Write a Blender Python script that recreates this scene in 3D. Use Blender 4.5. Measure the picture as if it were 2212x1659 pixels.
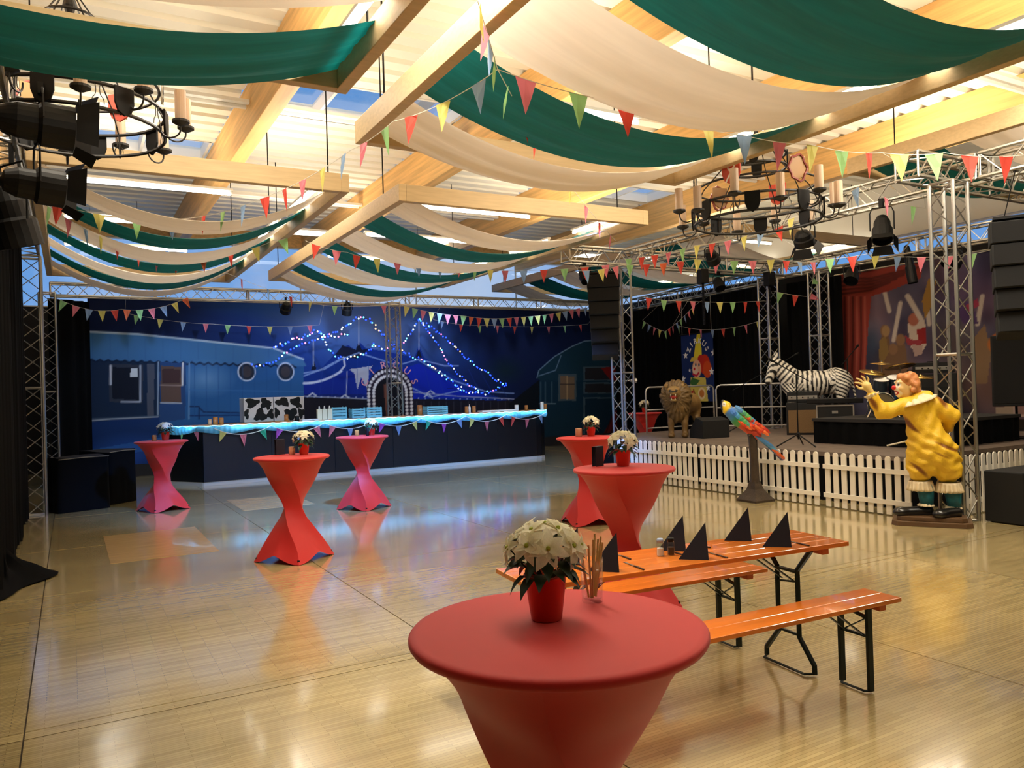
import bpy, math, random
import numpy as np
from mathutils import Vector, Matrix
R=math.radians; PI=math.pi
random.seed(7); rng=np.random.default_rng(5)
for o in list(bpy.data.objects): bpy.data.objects.remove(o)
S=bpy.context.scene; COL=S.collection
# ---------------------------------------------------------------- camera
FPX=1690.0; YAW=R(29.5); PITCH=math.atan(12.5/FPX); ROLL=0.031; EYE=1.74
Fv=Vector((math.sin(YAW)*math.cos(PITCH),math.cos(YAW)*math.cos(PITCH),math.sin(PITCH)))
Rv=Vector((math.cos(YAW),-math.sin(YAW),0)); Uv=Rv.cross(Fv)
R2=Rv*math.cos(ROLL)-Uv*math.sin(ROLL); U2=Uv*math.cos(ROLL)+Rv*math.sin(ROLL)
cd=bpy.data.cameras.new('camera'); cam=bpy.data.objects.new('camera',cd); COL.objects.link(cam)
cd.sensor_width=36; cd.lens=FPX/2212*36; cd.clip_start=.05; cd.clip_end=300
m=Matrix((R2,U2,-Fv)).transposed().to_4x4(); m.translation=Vector((0,0,EYE)); cam.matrix_world=m
S.camera=cam
def ray(x,y): return Fv+R2*((x-1106)/FPX)-U2*((y-829.5)/FPX)
def az(x,y,h): d=ray(x,y); t=(h-EYE)/d.z; return Vector((0,0,EYE))+d*t      # point on a level plane
def ay(x,y,Y): d=ray(x,y); t=Y/d.y; return Vector((0,0,EYE))+d*t              # point on a plane of given Y
def ax(x,y,X): d=ray(x,y); t=X/d.x; return Vector((0,0,EYE))+d*t
# ---------------------------------------------------------------- world, exposure
S.view_settings.view_transform='Standard'; S.view_settings.look='None'
S.view_settings.gamma=1; S.view_settings.use_curve_mapping=False; S.view_settings.exposure=0.0
W=bpy.data.worlds.new('evening_sky'); S.world=W; W.use_nodes=True
nt=W.node_tree; N=nt.nodes; L=nt.links; N.clear()
wo=N.new('ShaderNodeOutputWorld'); bg=N.new('ShaderNodeBackground'); tc=N.new('ShaderNodeTexCoord')
no=N.new('ShaderNodeTexNoise'); no.inputs['Scale'].default_value=3.2; no.inputs['Detail'].default_value=6
cr=N.new('ShaderNodeValToRGB'); cr.color_ramp.elements[0].position=.46; cr.color_ramp.elements[1].position=.68
cr.color_ramp.elements[0].color=(.16,.38,.82,1); cr.color_ramp.elements[1].color=(.58,.68,.88,1)
L.new(tc.outputs['Generated'],no.inputs['Vector']); L.new(no.outputs['Fac'],cr.inputs['Fac'])
L.new(cr.outputs['Color'],bg.inputs['Color']); bg.inputs['Strength'].default_value=1.0; L.new(bg.outputs[0],wo.inputs[0])
# hall fill lights, added without fixtures: (x,y,z,sizex,sizey,power,colour,pointing up?)
def area(name,loc,sx,sy,p,col=(1,.86,.66),rot=(0,0,0),spread=180):
    l=bpy.data.lights.new(name,'AREA'); l.shape='RECTANGLE'; l.size=sx; l.size_y=sy; l.energy=p; l.color=col; l.spread=R(spread)
    o=bpy.data.objects.new(name,l); COL.objects.link(o); o.location=loc; o.rotation_euler=rot; return o
def spot(name,loc,tgt,p,col,ang=50,blend=.6,r=.08):
    l=bpy.data.lights.new(name,'SPOT'); l.energy=p; l.color=col; l.spot_size=R(ang); l.spot_blend=blend; l.shadow_soft_size=r
    o=bpy.data.objects.new(name,l); COL.objects.link(o); o.location=loc
    o.rotation_euler=(Vector(tgt)-Vector(loc)).to_track_quat('-Z','Y').to_euler(); return o
KEY=1.0
WARM=(1,.90,.74)
for i,(x,y,wx,wy,pd,pu) in enumerate([(2.27,4.3,.3,3.0,190,80),(7.9,3.8,.6,4,200,90),(1.0,8.0,3.5,.3,90,90),(6.6,8.2,3.5,.3,85,110),
        (3.37,12.8,.3,4,60,100),(9.3,13.5,.6,4,20,110),(10.5,4.5,3,.3,70,110),(0.8,14.5,2.5,.3,15,80),(12,8,2.5,.3,30,140),(-1.5,4,2,.3,50,60),(14,14,2.5,.3,0,70),(5,17.5,3,.3,0,70),(4,-2,3,.3,32,40)]):
    if pd: area('hall_fill_down',(x,y,5.0),wx,wy,pd*KEY,WARM)  # added area lights with no fixture, topping up the tube lights
    if pu: area('hall_fill_up',(x,y,4.95),wx,wy,pu*KEY,(1,.87,.68),(PI,0,0))
for tx,tz,p in [(1.6,.5,300),(3.5,1.6,300),(6.0,1.8,320),(8.6,1.8,300),(11.5,1.4,160),(13.2,1.6,70)]:
    spot('blue_wash_light',(tx,17.6,4.0) if tx<4 else (tx,18.0,3.95),(tx,20.1,tz),p*.36,(.42,.62,1.0),95)
for (x,y,tx,ty,p) in ((3.37,9.25,2.6,13.2,2700),(3.4,9.2,5.4,13.6,3000),(6.9,9.1,8.0,13.4,3000)): spot('blue_floor_fill',(x,y,4.12),(tx,ty,0),p,(.06,.30,1.0),56,.9,.15)  # added spots without fixtures; their blue replaces the sky's sheen on the floor
spot('stage_wash_light',(9.7,8.6,3.95),(14.9,8.4,2.4),110,(1,.86,.72),90)
spot('stage_wash_light',(9.7,10.5,3.95),(12.6,11.3,1.4),150,(1,.9,.75),80)

# ---------------------------------------------------------------- helpers
def s2l(c): return tuple(((v/255)/12.92 if v/255<=.04045 else ((v/255+.055)/1.055)**2.4) for v in c)
MATS={}
def mat(name,c,rough=.6,metal=0,em=None,es=0,noise=0,nscale=8,bump=0,bscale=40,trans=0,stretch=None,vcol=False,rnd=0,coat=0,spec=.5,translucent=0,sheen=0):
    if name in MATS: return MATS[name]
    M=bpy.data.materials.new(name); M.use_nodes=True; nt=M.node_tree; n=nt.nodes; l=nt.links
    b=n['Principled BSDF']; col=s2l(c)+(1,); b.inputs['Base Color'].default_value=col
    b.inputs['Roughness'].default_value=rough; b.inputs['Metallic'].default_value=metal; b.inputs['Specular IOR Level'].default_value=spec
    b.inputs['Coat Weight'].default_value=coat; b.inputs['Transmission Weight'].default_value=trans; b.inputs['Sheen Weight'].default_value=sheen
    if em: b.inputs['Emission Color'].default_value=s2l(em)+(1,); b.inputs['Emission Strength'].default_value=es
    cur=None
    if vcol:
        a=n.new('ShaderNodeAttribute'); a.attribute_name='Col'; cur=a.outputs['Color']
    tcn=n.new('ShaderNodeTexCoord'); mp=n.new('ShaderNodeMapping'); l.new(tcn.outputs['Object'],mp.inputs['Vector'])
    if stretch: mp.inputs['Scale'].default_value=stretch
    if noise:
        t=n.new('ShaderNodeTexNoise'); t.inputs['Scale'].default_value=nscale; t.inputs['Detail'].default_value=5; l.new(mp.outputs[0],t.inputs['Vector'])
        mr=n.new('ShaderNodeMapRange'); mr.inputs['From Min'].default_value=.3; mr.inputs['From Max'].default_value=.7
        mr.inputs['To Min'].default_value=1-noise; mr.inputs['To Max'].default_value=1+noise; l.new(t.outputs['Fac'],mr.inputs['Value'])
        mx=n.new('ShaderNodeVectorMath'); mx.operation='SCALE'
        if cur: l.new(cur,mx.inputs[0])
        else: mx.inputs[0].default_value=col[:3]
        l.new(mr.outputs[0],mx.inputs['Scale']); cur=mx.outputs[0]
    if rnd:
        oi=n.new('ShaderNodeObjectInfo'); mr=n.new('ShaderNodeMapRange'); mr.inputs['To Min'].default_value=1-rnd; mr.inputs['To Max'].default_value=1+rnd
        l.new(oi.outputs['Random'],mr.inputs['Value']); mx=n.new('ShaderNodeVectorMath'); mx.operation='SCALE'
        if cur: l.new(cur,mx.inputs[0])
        else: mx.inputs[0].default_value=col[:3]
        l.new(mr.outputs[0],mx.inputs['Scale']); cur=mx.outputs[0]
    if cur: l.new(cur,b.inputs['Base Color'])
    if bump:
        t=n.new('ShaderNodeTexNoise'); t.inputs['Scale'].default_value=bscale; t.inputs['Detail'].default_value=3; l.new(mp.outputs[0],t.inputs['Vector'])
        bn=n.new('ShaderNodeBump'); bn.inputs['Strength'].default_value=bump; bn.inputs['Distance'].default_value=.02
        l.new(t.outputs['Fac'],bn.inputs['Height']); l.new(bn.outputs[0],b.inputs['Normal'])
    if translucent:
        tr=n.new('ShaderNodeBsdfTranslucent'); ms=n.new('ShaderNodeMixShader'); ms.inputs[0].default_value=translucent
        if cur: l.new(cur,tr.inputs['Color'])
        else: tr.inputs['Color'].default_value=col
        out=n['Material Output']; l.new(b.outputs[0],ms.inputs[1]); l.new(tr.outputs[0],ms.inputs[2]); l.new(ms.outputs[0],out.inputs['Surface'])
    MATS[name]=M; return M
def tag(o,label=None,cat=None,group=None,kind=None):
    for k,v in (('label',label),('category',cat),('group',group),('kind',kind)):
        if v: o[k]=v
    return o
def empty(name,loc,label=None,cat=None,group=None,rz=0,kind=None):
    o=bpy.data.objects.new(name,None); COL.objects.link(o); o.location=loc; o.rotation_euler=(0,0,rz); o.empty_display_size=.1
    return tag(o,label,cat,group,kind)
class MB:
    def __init__(s): s.v=[]; s.f=[]
    def add(s,v,f):
        k=len(s.v); s.v+= [tuple(p) for p in v]; s.f+=[tuple(i+k for i in q) for q in f]; return s
    def box(s,c,d,rz=0,M=None):
        x,y,z=d[0]/2,d[1]/2,d[2]/2; ca,sa=math.cos(rz),math.sin(rz); P=[]
        for k in (-z,z):
            for (a,b) in ((-x,-y),(x,-y),(x,y),(-x,y)):
                p=Vector((a*ca-b*sa+c[0],a*sa+b*ca+c[1],k+c[2])); P.append(M@p if M else p)
        return s.add(P,[(3,2,1,0),(4,5,6,7),(0,1,5,4),(1,2,6,5),(2,3,7,6),(3,0,4,7)])
    def tube(s,p,q,r,n=6,r2=None,cap=True):
        p=Vector(p);q=Vector(q);d=(q-p)
        if d.length<1e-6: return s
        d.normalize(); a=d.orthogonal().normalized(); b=d.cross(a); r2=r if r2 is None else r2; P=[]
        for c,rr in ((p,r),(q,r2)):
            for i in range(n):
                t=2*PI*i/n; P.append(c+(a*math.cos(t)+b*math.sin(t))*rr)
        F=[(i,(i+1)%n,n+(i+1)%n,n+i) for i in range(n)]
        if cap: F+= [tuple(range(n-1,-1,-1)),tuple(range(n,2*n))]
        return s.add(P,F)
    def poly(s,pts,r,n=5,closed=False):
        pts=[Vector(p) for p in pts]; K=len(pts); P=[]; a=None
        rr=r if isinstance(r,(list,tuple)) else [r]*K
        for i in range(K):
            if closed: d=pts[(i+1)%K]-pts[i-1]
            else: d=pts[min(i+1,K-1)]-pts[max(i-1,0)]
            d.normalize()
            a=d.orthogonal().normalized() if a is None else (a-d*a.dot(d)).normalized()
            b=d.cross(a)
            for j in range(n): t=2*PI*j/n; P.append(pts[i]+(a*math.cos(t)+b*math.sin(t))*rr[i])
        F=[]
        for i in range(K if closed else K-1):
            i2=(i+1)%K
            for j in range(n): F.append((i*n+j,i*n+(j+1)%n,i2*n+(j+1)%n,i2*n+j))
        if not closed: F+=[tuple(range(n-1,-1,-1)),tuple(range((K-1)*n,K*n))]
        return s.add(P,F)
    def lathe(s,prof,n=20,c=(0,0,0),M=None):
        P=[];F=[]
        for r,z in prof:
            for i in range(n):
                t=2*PI*i/n; p=Vector((c[0]+max(r,1e-4)*math.cos(t),c[1]+max(r,1e-4)*math.sin(t),c[2]+z)); P.append(M@p if M else p)
        for k in range(len(prof)-1):
            for i in range(n): F.append((k*n+i,k*n+(i+1)%n,(k+1)*n+(i+1)%n,(k+1)*n+i))
        F.append(tuple(range(n-1,-1,-1))); F.append(tuple(range((len(prof)-1)*n,len(prof)*n)))
        return s.add(P,F)
    def ball(s,c,r,n=8,k=6):
        r=(r,r,r) if not isinstance(r,(tuple,list)) else r
        P=[(c[0],c[1],c[2]-r[2])];F=[]
        for j in range(1,k):
            ph=PI*j/k-PI/2
            for i in range(n): t=2*PI*i/n; P.append((c[0]+r[0]*math.cos(ph)*math.cos(t),c[1]+r[1]*math.cos(ph)*math.sin(t),c[2]+r[2]*math.sin(ph)))
        P.append((c[0],c[1],c[2]+r[2])); T=len(P)-1
        for i in range(n): F.append((0,1+(i+1)%n,1+i)); F.append((T,1+(k-2)*n+i,1+(k-2)*n+(i+1)%n))
        for j in range(k-2):
            for i in range(n): F.append((1+j*n+i,1+j*n+(i+1)%n,1+(j+1)*n+(i+1)%n,1+(j+1)*n+i))
        return s.add(P,F)
    def prism(s,poly,t,M=None):
        """flat outline (x,z) given thickness t along y"""
        n=len(poly); P=[Vector((x,-t/2,z)) for x,z in poly]+[Vector((x,t/2,z)) for x,z in poly]
        if M: P=[M@p for p in P]
        return s.add(P,[tuple(range(n)),tuple(range(2*n-1,n-1,-1))]+[(i,i+n,(i+1)%n+n,(i+1)%n) for i in range(n)])
    def mesh(s,name):
        me=bpy.data.meshes.new(name); me.from_pydata(s.v,[],s.f); me.update(); return me
    def build(s,name,material,parent=None,smooth=False,world=False,bevel=0,solid=0,loc=None):
        if world and parent is not None:
            o0=Vector(parent.location); rz=-parent.rotation_euler.z; mm=Matrix.Rotation(rz,3,'Z')
            s.v=[tuple(mm@(Vector(p)-o0)) for p in s.v]
        me=s.mesh(name); me.materials.append(material)
        if smooth:
            me.polygons.foreach_set('use_smooth',[True]*len(me.polygons))
        o=bpy.data.objects.new(name,me); COL.objects.link(o)
        if parent is not None: o.parent=parent
        if loc is not None: o.location=loc
        if bevel: b=o.modifiers.new('bevel','BEVEL'); b.width=bevel; b.segments=2; b.limit_method='ANGLE'
        if solid: b=o.modifiers.new('solid','SOLIDIFY'); b.thickness=solid
        return o
def origin_fix(o):
    """move a one-mesh thing's origin to its base centre"""
    me=o.data; n=len(me.vertices); a=np.empty(n*3); me.vertices.foreach_get('co',a); a=a.reshape(-1,3)
    c=np.array([(a[:,0].min()+a[:,0].max())/2,(a[:,1].min()+a[:,1].max())/2,a[:,2].min()])
    me.vertices.foreach_set('co',(a-c).ravel()); o.location=Vector(o.location)+Vector(c); me.update(); return o
def inst(me,name,parent=None,loc=(0,0,0),rot=(0,0,0),sc=(1,1,1)):
    o=bpy.data.objects.new(name,me); COL.objects.link(o); o.parent=parent; o.location=loc; o.rotation_euler=rot; o.scale=sc; return o
def kids(o): return [c for c in bpy.data.objects if c.parent==o]
def copy_tree(o,parent=None):
    ch=list(o.children); c=o.copy(); COL.objects.link(c)
    if parent is not None: c.parent=parent
    for k in ch: copy_tree(k,c)
    return c
def sheet(fn,nu,nv):
    P=[fn(i/nu,j/nv) for j in range(nv+1) for i in range(nu+1)]
    F=[(j*(nu+1)+i,j*(nu+1)+i+1,(j+1)*(nu+1)+i+1,(j+1)*(nu+1)+i) for j in range(nv) for i in range(nu)]
    return MB().add(P,F)

# materials
M_wood=mat('spruce_timber',(196,170,126),.55,noise=.09,nscale=3,stretch=(1,6,12),rnd=.06)
M_glulam=mat('glulam_timber',(226,178,108),.5,noise=.2,nscale=2,stretch=(5,.35,9),rnd=.05)
M_white=mat('white_paint',(236,232,222),.5)
M_deck=mat('white_roof_decking',(236,230,214),.5)
M_cream=mat('cream_fabric',(224,214,202),.85,translucent=.25,noise=.04,nscale=3,stretch=(.3,6,1))
M_green=mat('green_fabric',(6,92,92),.7,translucent=.22,noise=.12,nscale=5,stretch=(.3,8,1))
M_alu=mat('brushed_aluminium',(176,175,168),.36,metal=.95)
M_black=mat('black_cloth',(5,5,6),.95,spec=.15)
M_blackm=mat('black_metal',(5,5,6),.55,spec=.3)
M_iron=mat('wrought_iron',(30,28,27),.55)
M_red=mat('red_stretch_fabric',(198,24,20),.62,noise=.05,nscale=3,sheen=.15)
M_tube=mat('tube_light_glow',(255,255,255),.5,em=(255,248,232),es=14)
def thin_glass():
    M=bpy.data.materials.new('clear_glass'); M.use_nodes=True; n=M.node_tree.nodes; l=M.node_tree.links; n.clear()
    o=n.new('ShaderNodeOutputMaterial'); t=n.new('ShaderNodeBsdfTransparent'); g=n.new('ShaderNodeBsdfGlossy'); g.inputs['Roughness'].default_value=.03; t.inputs[0].default_value=(.95,.97,.97,1)
    f=n.new('ShaderNodeLayerWeight'); f.inputs[0].default_value=.3; pw=n.new('ShaderNodeMath'); pw.operation='POWER'; pw.inputs[1].default_value=2.5; sc=n.new('ShaderNodeMath'); sc.operation='MULTIPLY_ADD'; sc.inputs[1].default_value=.5; sc.inputs[2].default_value=.03; l.new(f.outputs['Facing'],pw.inputs[0]); l.new(pw.outputs[0],sc.inputs[0]); m=n.new('ShaderNodeMixShader'); l.new(sc.outputs[0],m.inputs[0]); l.new(t.outputs[0],m.inputs[1]); l.new(g.outputs[0],m.inputs[2]); l.new(m.outputs[0],o.inputs[0]); return M
M_glass=thin_glass()
M_cord=mat('white_cord',(225,222,210),.7)

# ---------------------------------------------------------------- numpy painter for flat prints
class Paint:
    """a colour map in metres for a printed sheet: x to the right, z up"""
    def __init__(s,x0,x1,z0,z1,step,base):
        s.nx=int((x1-x0)/step)+1; s.nz=int((z1-z0)/step)+1
        s.X,s.Z=np.meshgrid(np.linspace(x0,x1,s.nx),np.linspace(z0,z1,s.nz)); s.C=np.zeros((s.nz,s.nx,3)); s.C[:]=base; s.step=step; s.map=None
    def P(s,pts): return [s.map(*p) for p in pts] if s.map else pts
    def blend(s,m,c,a=1.0):
        m=(np.clip(m,0,1)*a)[...,None]; s.C=s.C*(1-m)+np.array(c,float)*m
    def poly(s,pts,c,a=1.0):
        pts=s.P(pts); ins=np.zeros(s.X.shape,bool); n=len(pts)
        for i in range(n):
            x1,y1=pts[i]; x2,y2=pts[(i+1)%n]
            if y1==y2: continue
            cnd=((y1>s.Z)!=(y2>s.Z)); xi=(x2-x1)*(s.Z-y1)/(y2-y1)+x1; ins^=cnd&(s.X<xi)
        s.blend(ins.astype(float),c,a)
    def line(s,pts,w,c,a=1.0):
        pts=s.P(pts); d=np.full(s.X.shape,1e9)
        for (x1,y1),(x2,y2) in zip(pts[:-1],pts[1:]):
            l2=(x2-x1)**2+(y2-y1)**2+1e-9; t=np.clip(((s.X-x1)*(x2-x1)+(s.Z-y1)*(y2-y1))/l2,0,1)
            d=np.minimum(d,np.hypot(s.X-x1-t*(x2-x1),s.Z-y1-t*(y2-y1)))
        s.blend((w/2-d)/s.step+.5,c,a)
    def ell(s,c0,rx,rz,c,a=1.0,soft=None):
        x,z=s.P([c0])[0]; d=np.sqrt(((s.X-x)/rx)**2+((s.Z-z)/rz)**2)
        s.blend((1-d)*min(rx,rz)/(soft or s.step)+(.5 if not soft else 0),c,a)
    def build(s,name,to3d,parent=None,rough=.8,mname='printed_fabric'):
        nx,nz=s.nx,s.nz; P=np.array([to3d(x,z) for x,z in zip(s.X.ravel(),s.Z.ravel())])
        idx=np.arange(nx*nz).reshape(nz,nx); F=np.stack([idx[:-1,:-1],idx[:-1,1:],idx[1:,1:],idx[1:,:-1]],-1).reshape(-1,4)
        me=bpy.data.meshes.new(name); me.from_pydata(P.tolist(),[],F.tolist()); me.update()
        c=s.C/255.; lin=np.where(c<=.04045,c/12.92,((np.clip(c,0,1)+.055)/1.055)**2.4)
        at=me.color_attributes.new('Col','FLOAT_COLOR','POINT'); d=np.ones((nx*nz,4)); d[:,:3]=lin.reshape(-1,3); at.data.foreach_set('color',d.ravel())
        me.materials.append(mat(mname,(128,128,128),rough,vcol=True,spec=.2))
        o=bpy.data.objects.new(name,me); COL.objects.link(o)
        if parent: o.parent=parent
        return o

# ---------------------------------------------------------------- SDF sculpting (surface nets)
def smin(a,b,k): h=np.clip(.5+.5*(b-a)/k,0,1); return b*(1-h)+a*h-k*h*(1-h)
def cone(P,a,b,r1,r2):
    a=np.array(a,float);b=np.array(b,float); ba=b-a; t=np.clip(((P-a)@ba)/(ba@ba+1e-12),0,1)
    return np.linalg.norm(P-a-t[...,None]*ba,axis=-1)-(r1+(r2-r1)*t)
def ellip(P,c,r,M=None):
    q=P-np.array(c,float)
    if M is not None: q=q@np.array(M)
    r=np.array(r,float); k0=np.linalg.norm(q/r,axis=-1); k1=np.linalg.norm(q/(r*r),axis=-1)+1e-9
    return k0*(k0-1)/k1
def rotm(ax_,deg): return np.array(Matrix.Rotation(R(deg),3,ax_))
def sculpt(name,f,lo,hi,h,material,parent,colfn=None,label=None):
    lo=np.array(lo,float);hi=np.array(hi,float); n=np.ceil((hi-lo)/h).astype(int)+1
    g=np.stack(np.meshgrid(*[lo[i]+h*np.arange(n[i]) for i in range(3)],indexing='ij'),-1)
    D=f(g); s=D<0
    ncell=n-1; acc=np.zeros((*ncell,3)); cnt=np.zeros(tuple(ncell))
    offs=[(0,0,0),(1,0,0),(0,1,0),(1,1,0),(0,0,1),(1,0,1),(0,1,1),(1,1,1)]
    def sub(A,o): return A[o[0]:o[0]+ncell[0],o[1]:o[1]+ncell[1],o[2]:o[2]+ncell[2]]
    for a in range(8):
        for b in range(a+1,8):
            oa,ob=offs[a],offs[b]
            if sum(abs(oa[i]-ob[i]) for i in range(3))!=1: continue
            da,db=sub(D,oa),sub(D,ob); m_=(da<0)!=(db<0); t=np.where(m_,da/(da-db+1e-12),0)
            for i in range(3): acc[...,i]+=np.where(m_,oa[i]+(ob[i]-oa[i])*t,0)
            cnt+=m_
    act=cnt>0; ids=-np.ones(tuple(ncell),int); ids[act]=np.arange(act.sum())
    V=lo+h*(np.argwhere(act)+acc[act]/cnt[act][:,None]); F=[]
    for ax3 in range(3):
        o=[0,0,0]; o[ax3]=1; A=s[:n[0]-o[0],:n[1]-o[1],:n[2]-o[2]]; B=s[o[0]:,o[1]:,o[2]:]
        E=np.argwhere(A!=B); u,v=[(1,2),(2,0),(0,1)][ax3]
        E=E[(E[:,u]>0)&(E[:,v]>0)&(E[:,u]<ncell[u])&(E[:,v]<ncell[v])]
        du=np.zeros(3,int);du[u]=1;dv=np.zeros(3,int);dv[v]=1
        q=[ids[tuple((E-a_).T)] for a_ in (du*0,du,du+dv,dv)]
        q=np.stack(q,-1); fl=A[tuple(E.T)]; q=np.where(fl[:,None],q,q[:,::-1]); F.append(q)
    F=np.concatenate(F); F=F[(F>=0).all(1)]
    me=bpy.data.meshes.new(name); me.from_pydata(V.tolist(),[],F.tolist()); me.update()
    me.polygons.foreach_set('use_smooth',[True]*len(me.polygons)); me.materials.append(material)
    if colfn is not None:
        c=np.clip(colfn(V),0,255)/255.; lin=np.where(c<=.04045,c/12.92,((c+.055)/1.055)**2.4)
        at=me.color_attributes.new('Col','FLOAT_COLOR','POINT'); d=np.ones((len(V),4)); d[:,:3]=lin; at.data.foreach_set('color',d.ravel())
    o=bpy.data.objects.new(name,me); COL.objects.link(o); o.parent=parent
    if label: o['label']=label
    return o
XL,XR,YB,YR,ZC=-5.0,17.0,-5.0,23.0,6.5
# floor: base slab plus parquet panels with recessed joints
def floor_mat():
    M=bpy.data.materials.new('industrial_parquet'); M.use_nodes=True; nt=M.node_tree; n=nt.nodes; l=nt.links; b=n['Principled BSDF']
    g=n.new('ShaderNodeNewGeometry'); br=n.new('ShaderNodeTexBrick'); mp=n.new('ShaderNodeMapping'); l.new(g.outputs['Position'],mp.inputs['Vector'])
    l.new(mp.outputs[0],br.inputs['Vector']); br.inputs['Scale'].default_value=1; br.inputs['Brick Width'].default_value=.32; br.inputs['Row Height'].default_value=.024
    br.inputs['Mortar Size'].default_value=.0012; br.inputs['Color1'].default_value=s2l((198,178,126))+(1,); br.inputs['Color2'].default_value=s2l((172,152,104))+(1,)
    br.inputs['Mortar'].default_value=s2l((146,126,84))+(1,); br.inputs['Bias'].default_value=-.2
    t=n.new('ShaderNodeTexNoise'); mp2=n.new('ShaderNodeMapping'); mp2.inputs['Scale'].default_value=(.35,.8,1); l.new(g.outputs['Position'],mp2.inputs['Vector']); l.new(mp2.outputs[0],t.inputs['Vector'])
    t.inputs['Scale'].default_value=1.6; t.inputs['Detail'].default_value=8; t.inputs['Roughness'].default_value=.65
    oi=n.new('ShaderNodeObjectInfo'); a=n.new('ShaderNodeMath'); a.operation='MULTIPLY_ADD'; a.inputs[1].default_value=.16; a.inputs[2].default_value=.92; l.new(oi.outputs['Random'],a.inputs[0])
    mr=n.new('ShaderNodeMapRange'); mr.inputs['From Min'].default_value=.3; mr.inputs['From Max'].default_value=.7; mr.inputs['To Min'].default_value=.8; mr.inputs['To Max'].default_value=1.15; l.new(t.outputs['Fac'],mr.inputs['Value'])
    mu=n.new('ShaderNodeMath'); mu.operation='MULTIPLY'; l.new(a.outputs[0],mu.inputs[0]); l.new(mr.outputs[0],mu.inputs[1])
    sc=n.new('ShaderNodeVectorMath'); sc.operation='SCALE'; l.new(br.outputs['Color'],sc.inputs[0]); l.new(mu.outputs[0],sc.inputs['Scale']); l.new(sc.outputs[0],b.inputs['Base Color'])
    t2=n.new('ShaderNodeTexNoise'); t2.inputs['Scale'].default_value=4; t2.inputs['Detail'].default_value=6; l.new(mp2.outputs[0],t2.inputs['Vector'])
    r=n.new('ShaderNodeMapRange'); r.inputs['To Min'].default_value=.08; r.inputs['To Max'].default_value=.30; l.new(t2.outputs['Fac'],r.inputs['Value']); l.new(r.outputs[0],b.inputs['Roughness'])
    bn=n.new('ShaderNodeBump'); bn.inputs['Strength'].default_value=.12; bn.inputs['Distance'].default_value=.004; l.new(br.outputs['Fac'],bn.inputs['Height']); bn.invert=True
    l.new(bn.outputs[0],b.inputs['Normal']); b.inputs['Specular IOR Level'].default_value=.75; b.inputs['Coat Weight'].default_value=1.0; b.inputs['Coat Roughness'].default_value=.10; b.inputs['Coat IOR'].default_value=1.6
    return M
M_floor=floor_mat()
fl=MB().box(((XL+XR)/2,(YB+YR)/2,-.06),(XR-XL+.4,YR-YB+.4,.1)).build('floor',mat('floor_slab',(60,48,32),.8)); fl['kind']='structure'
xs=[XL,-2.6,-.25,2.18,4.6,7.0,9.4,11.8,14.2,XR]; ys=[YB,-1,1.9,4.82,4.93,7.85,10.8,13.8,16.7,19.6,YR]
for i in range(len(xs)-1):
    for j in range(len(ys)-1):
        x0,x1,y0,y1=xs[i]+.004,xs[i+1]-.004,ys[j]+.004,ys[j+1]-.004
        MB().box(((x0+x1)/2,(y0+y1)/2,-.0056),(x1-x0,y1-y0,.0112)).build('floor_panel',M_floor,fl)
# thin lighter panels laid on the parquet
M_pale=mat('pale_parquet',(186,154,104),.22,noise=.12,nscale=2,stretch=(1,12,1),coat=.3)
for (x0,y0,x1,y1) in [(.34,9.5,1.45,11.5),(2.3,12.6,3.4,14.1)]:
    MB().box(((x0+x1)/2,(y0+y1)/2,.0015),(x1-x0,y1-y0,.003)).build('pale_panel',M_pale,fl)
# roof decking: trapezoidal ribs running along X, between glulam beams; skylights left open
GX=[-4.75,-1.15,2.45,6.05,9.65,13.25]
BAYS=[(XL,-4.75),(-4.75,-1.15),(-1.15,2.45),(2.45,6.05),(6.05,9.65),(9.65,13.25),(13.25,XR)]
SKY={2:(15.3,16.5),3:(11.7,13.3),5:(14.8,15.9)}
ce=MB().box(((XL+XR)/2,(YB+YR)/2,ZC+.75),(.3,YR-YB,.1)).build('ceiling',M_white); ce['kind']='structure'
for bi,(x0,x1) in enumerate(BAYS):
    segs=[(YB,YR)]
    if bi in SKY: a,b=SKY[bi]; segs=[(YB,a),(b,YR)]
    for (a,b) in segs:
        pts=[];y=a;p=.42
        while y<b-.01:
            for dy,dz in ((0,0),(.25,0),(.29,.11),(.38,.11)):
                if y+dy<b: pts.append((y+dy,ZC+dz))
            y+=p
        pts.append((b,ZC))
        P=[(x0,yy,zz) for yy,zz in pts]+[(x1,yy,zz) for yy,zz in pts]; n=len(pts)
        MB().add(P,[(i,i+1,n+i+1,n+i) for i in range(n-1)]).build('decking_panel',M_deck,ce,solid=.01)
    if bi in SKY:
        a,b=SKY[bi]; xx0,xx1=x0+.2,x1-.05
        w=MB()
        for k in range(4): xk=xx0+(xx1-xx0)*k/3; w.box((xk,(a+b)/2,ZC+.12),(.05,b-a,.24))
        for yk in (a,b): w.box(((xx0+xx1)/2,yk,ZC+.12),(xx1-xx0,.05,.24))
        wo_=w.build('window_%d'%(3+bi),M_white); wo_['kind']='structure'
        for k in range(3):
            xa=xx0+(xx1-xx0)*k/3+.03; xb=xx0+(xx1-xx0)*(k+1)/3-.03
            MB().box(((xa+xb)/2,(a+b)/2,ZC+.2),(xb-xa,b-a-.05,.012)).build('window_pane',M_glass,wo_)
for k,x in enumerate(GX):
    o=MB().box((x+.12,(YB+YR)/2,6.12),(.24,YR-YB,.76)).build('trim_%d'%(k+1),M_glulam,bevel=.01); o['kind']='structure'
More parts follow.
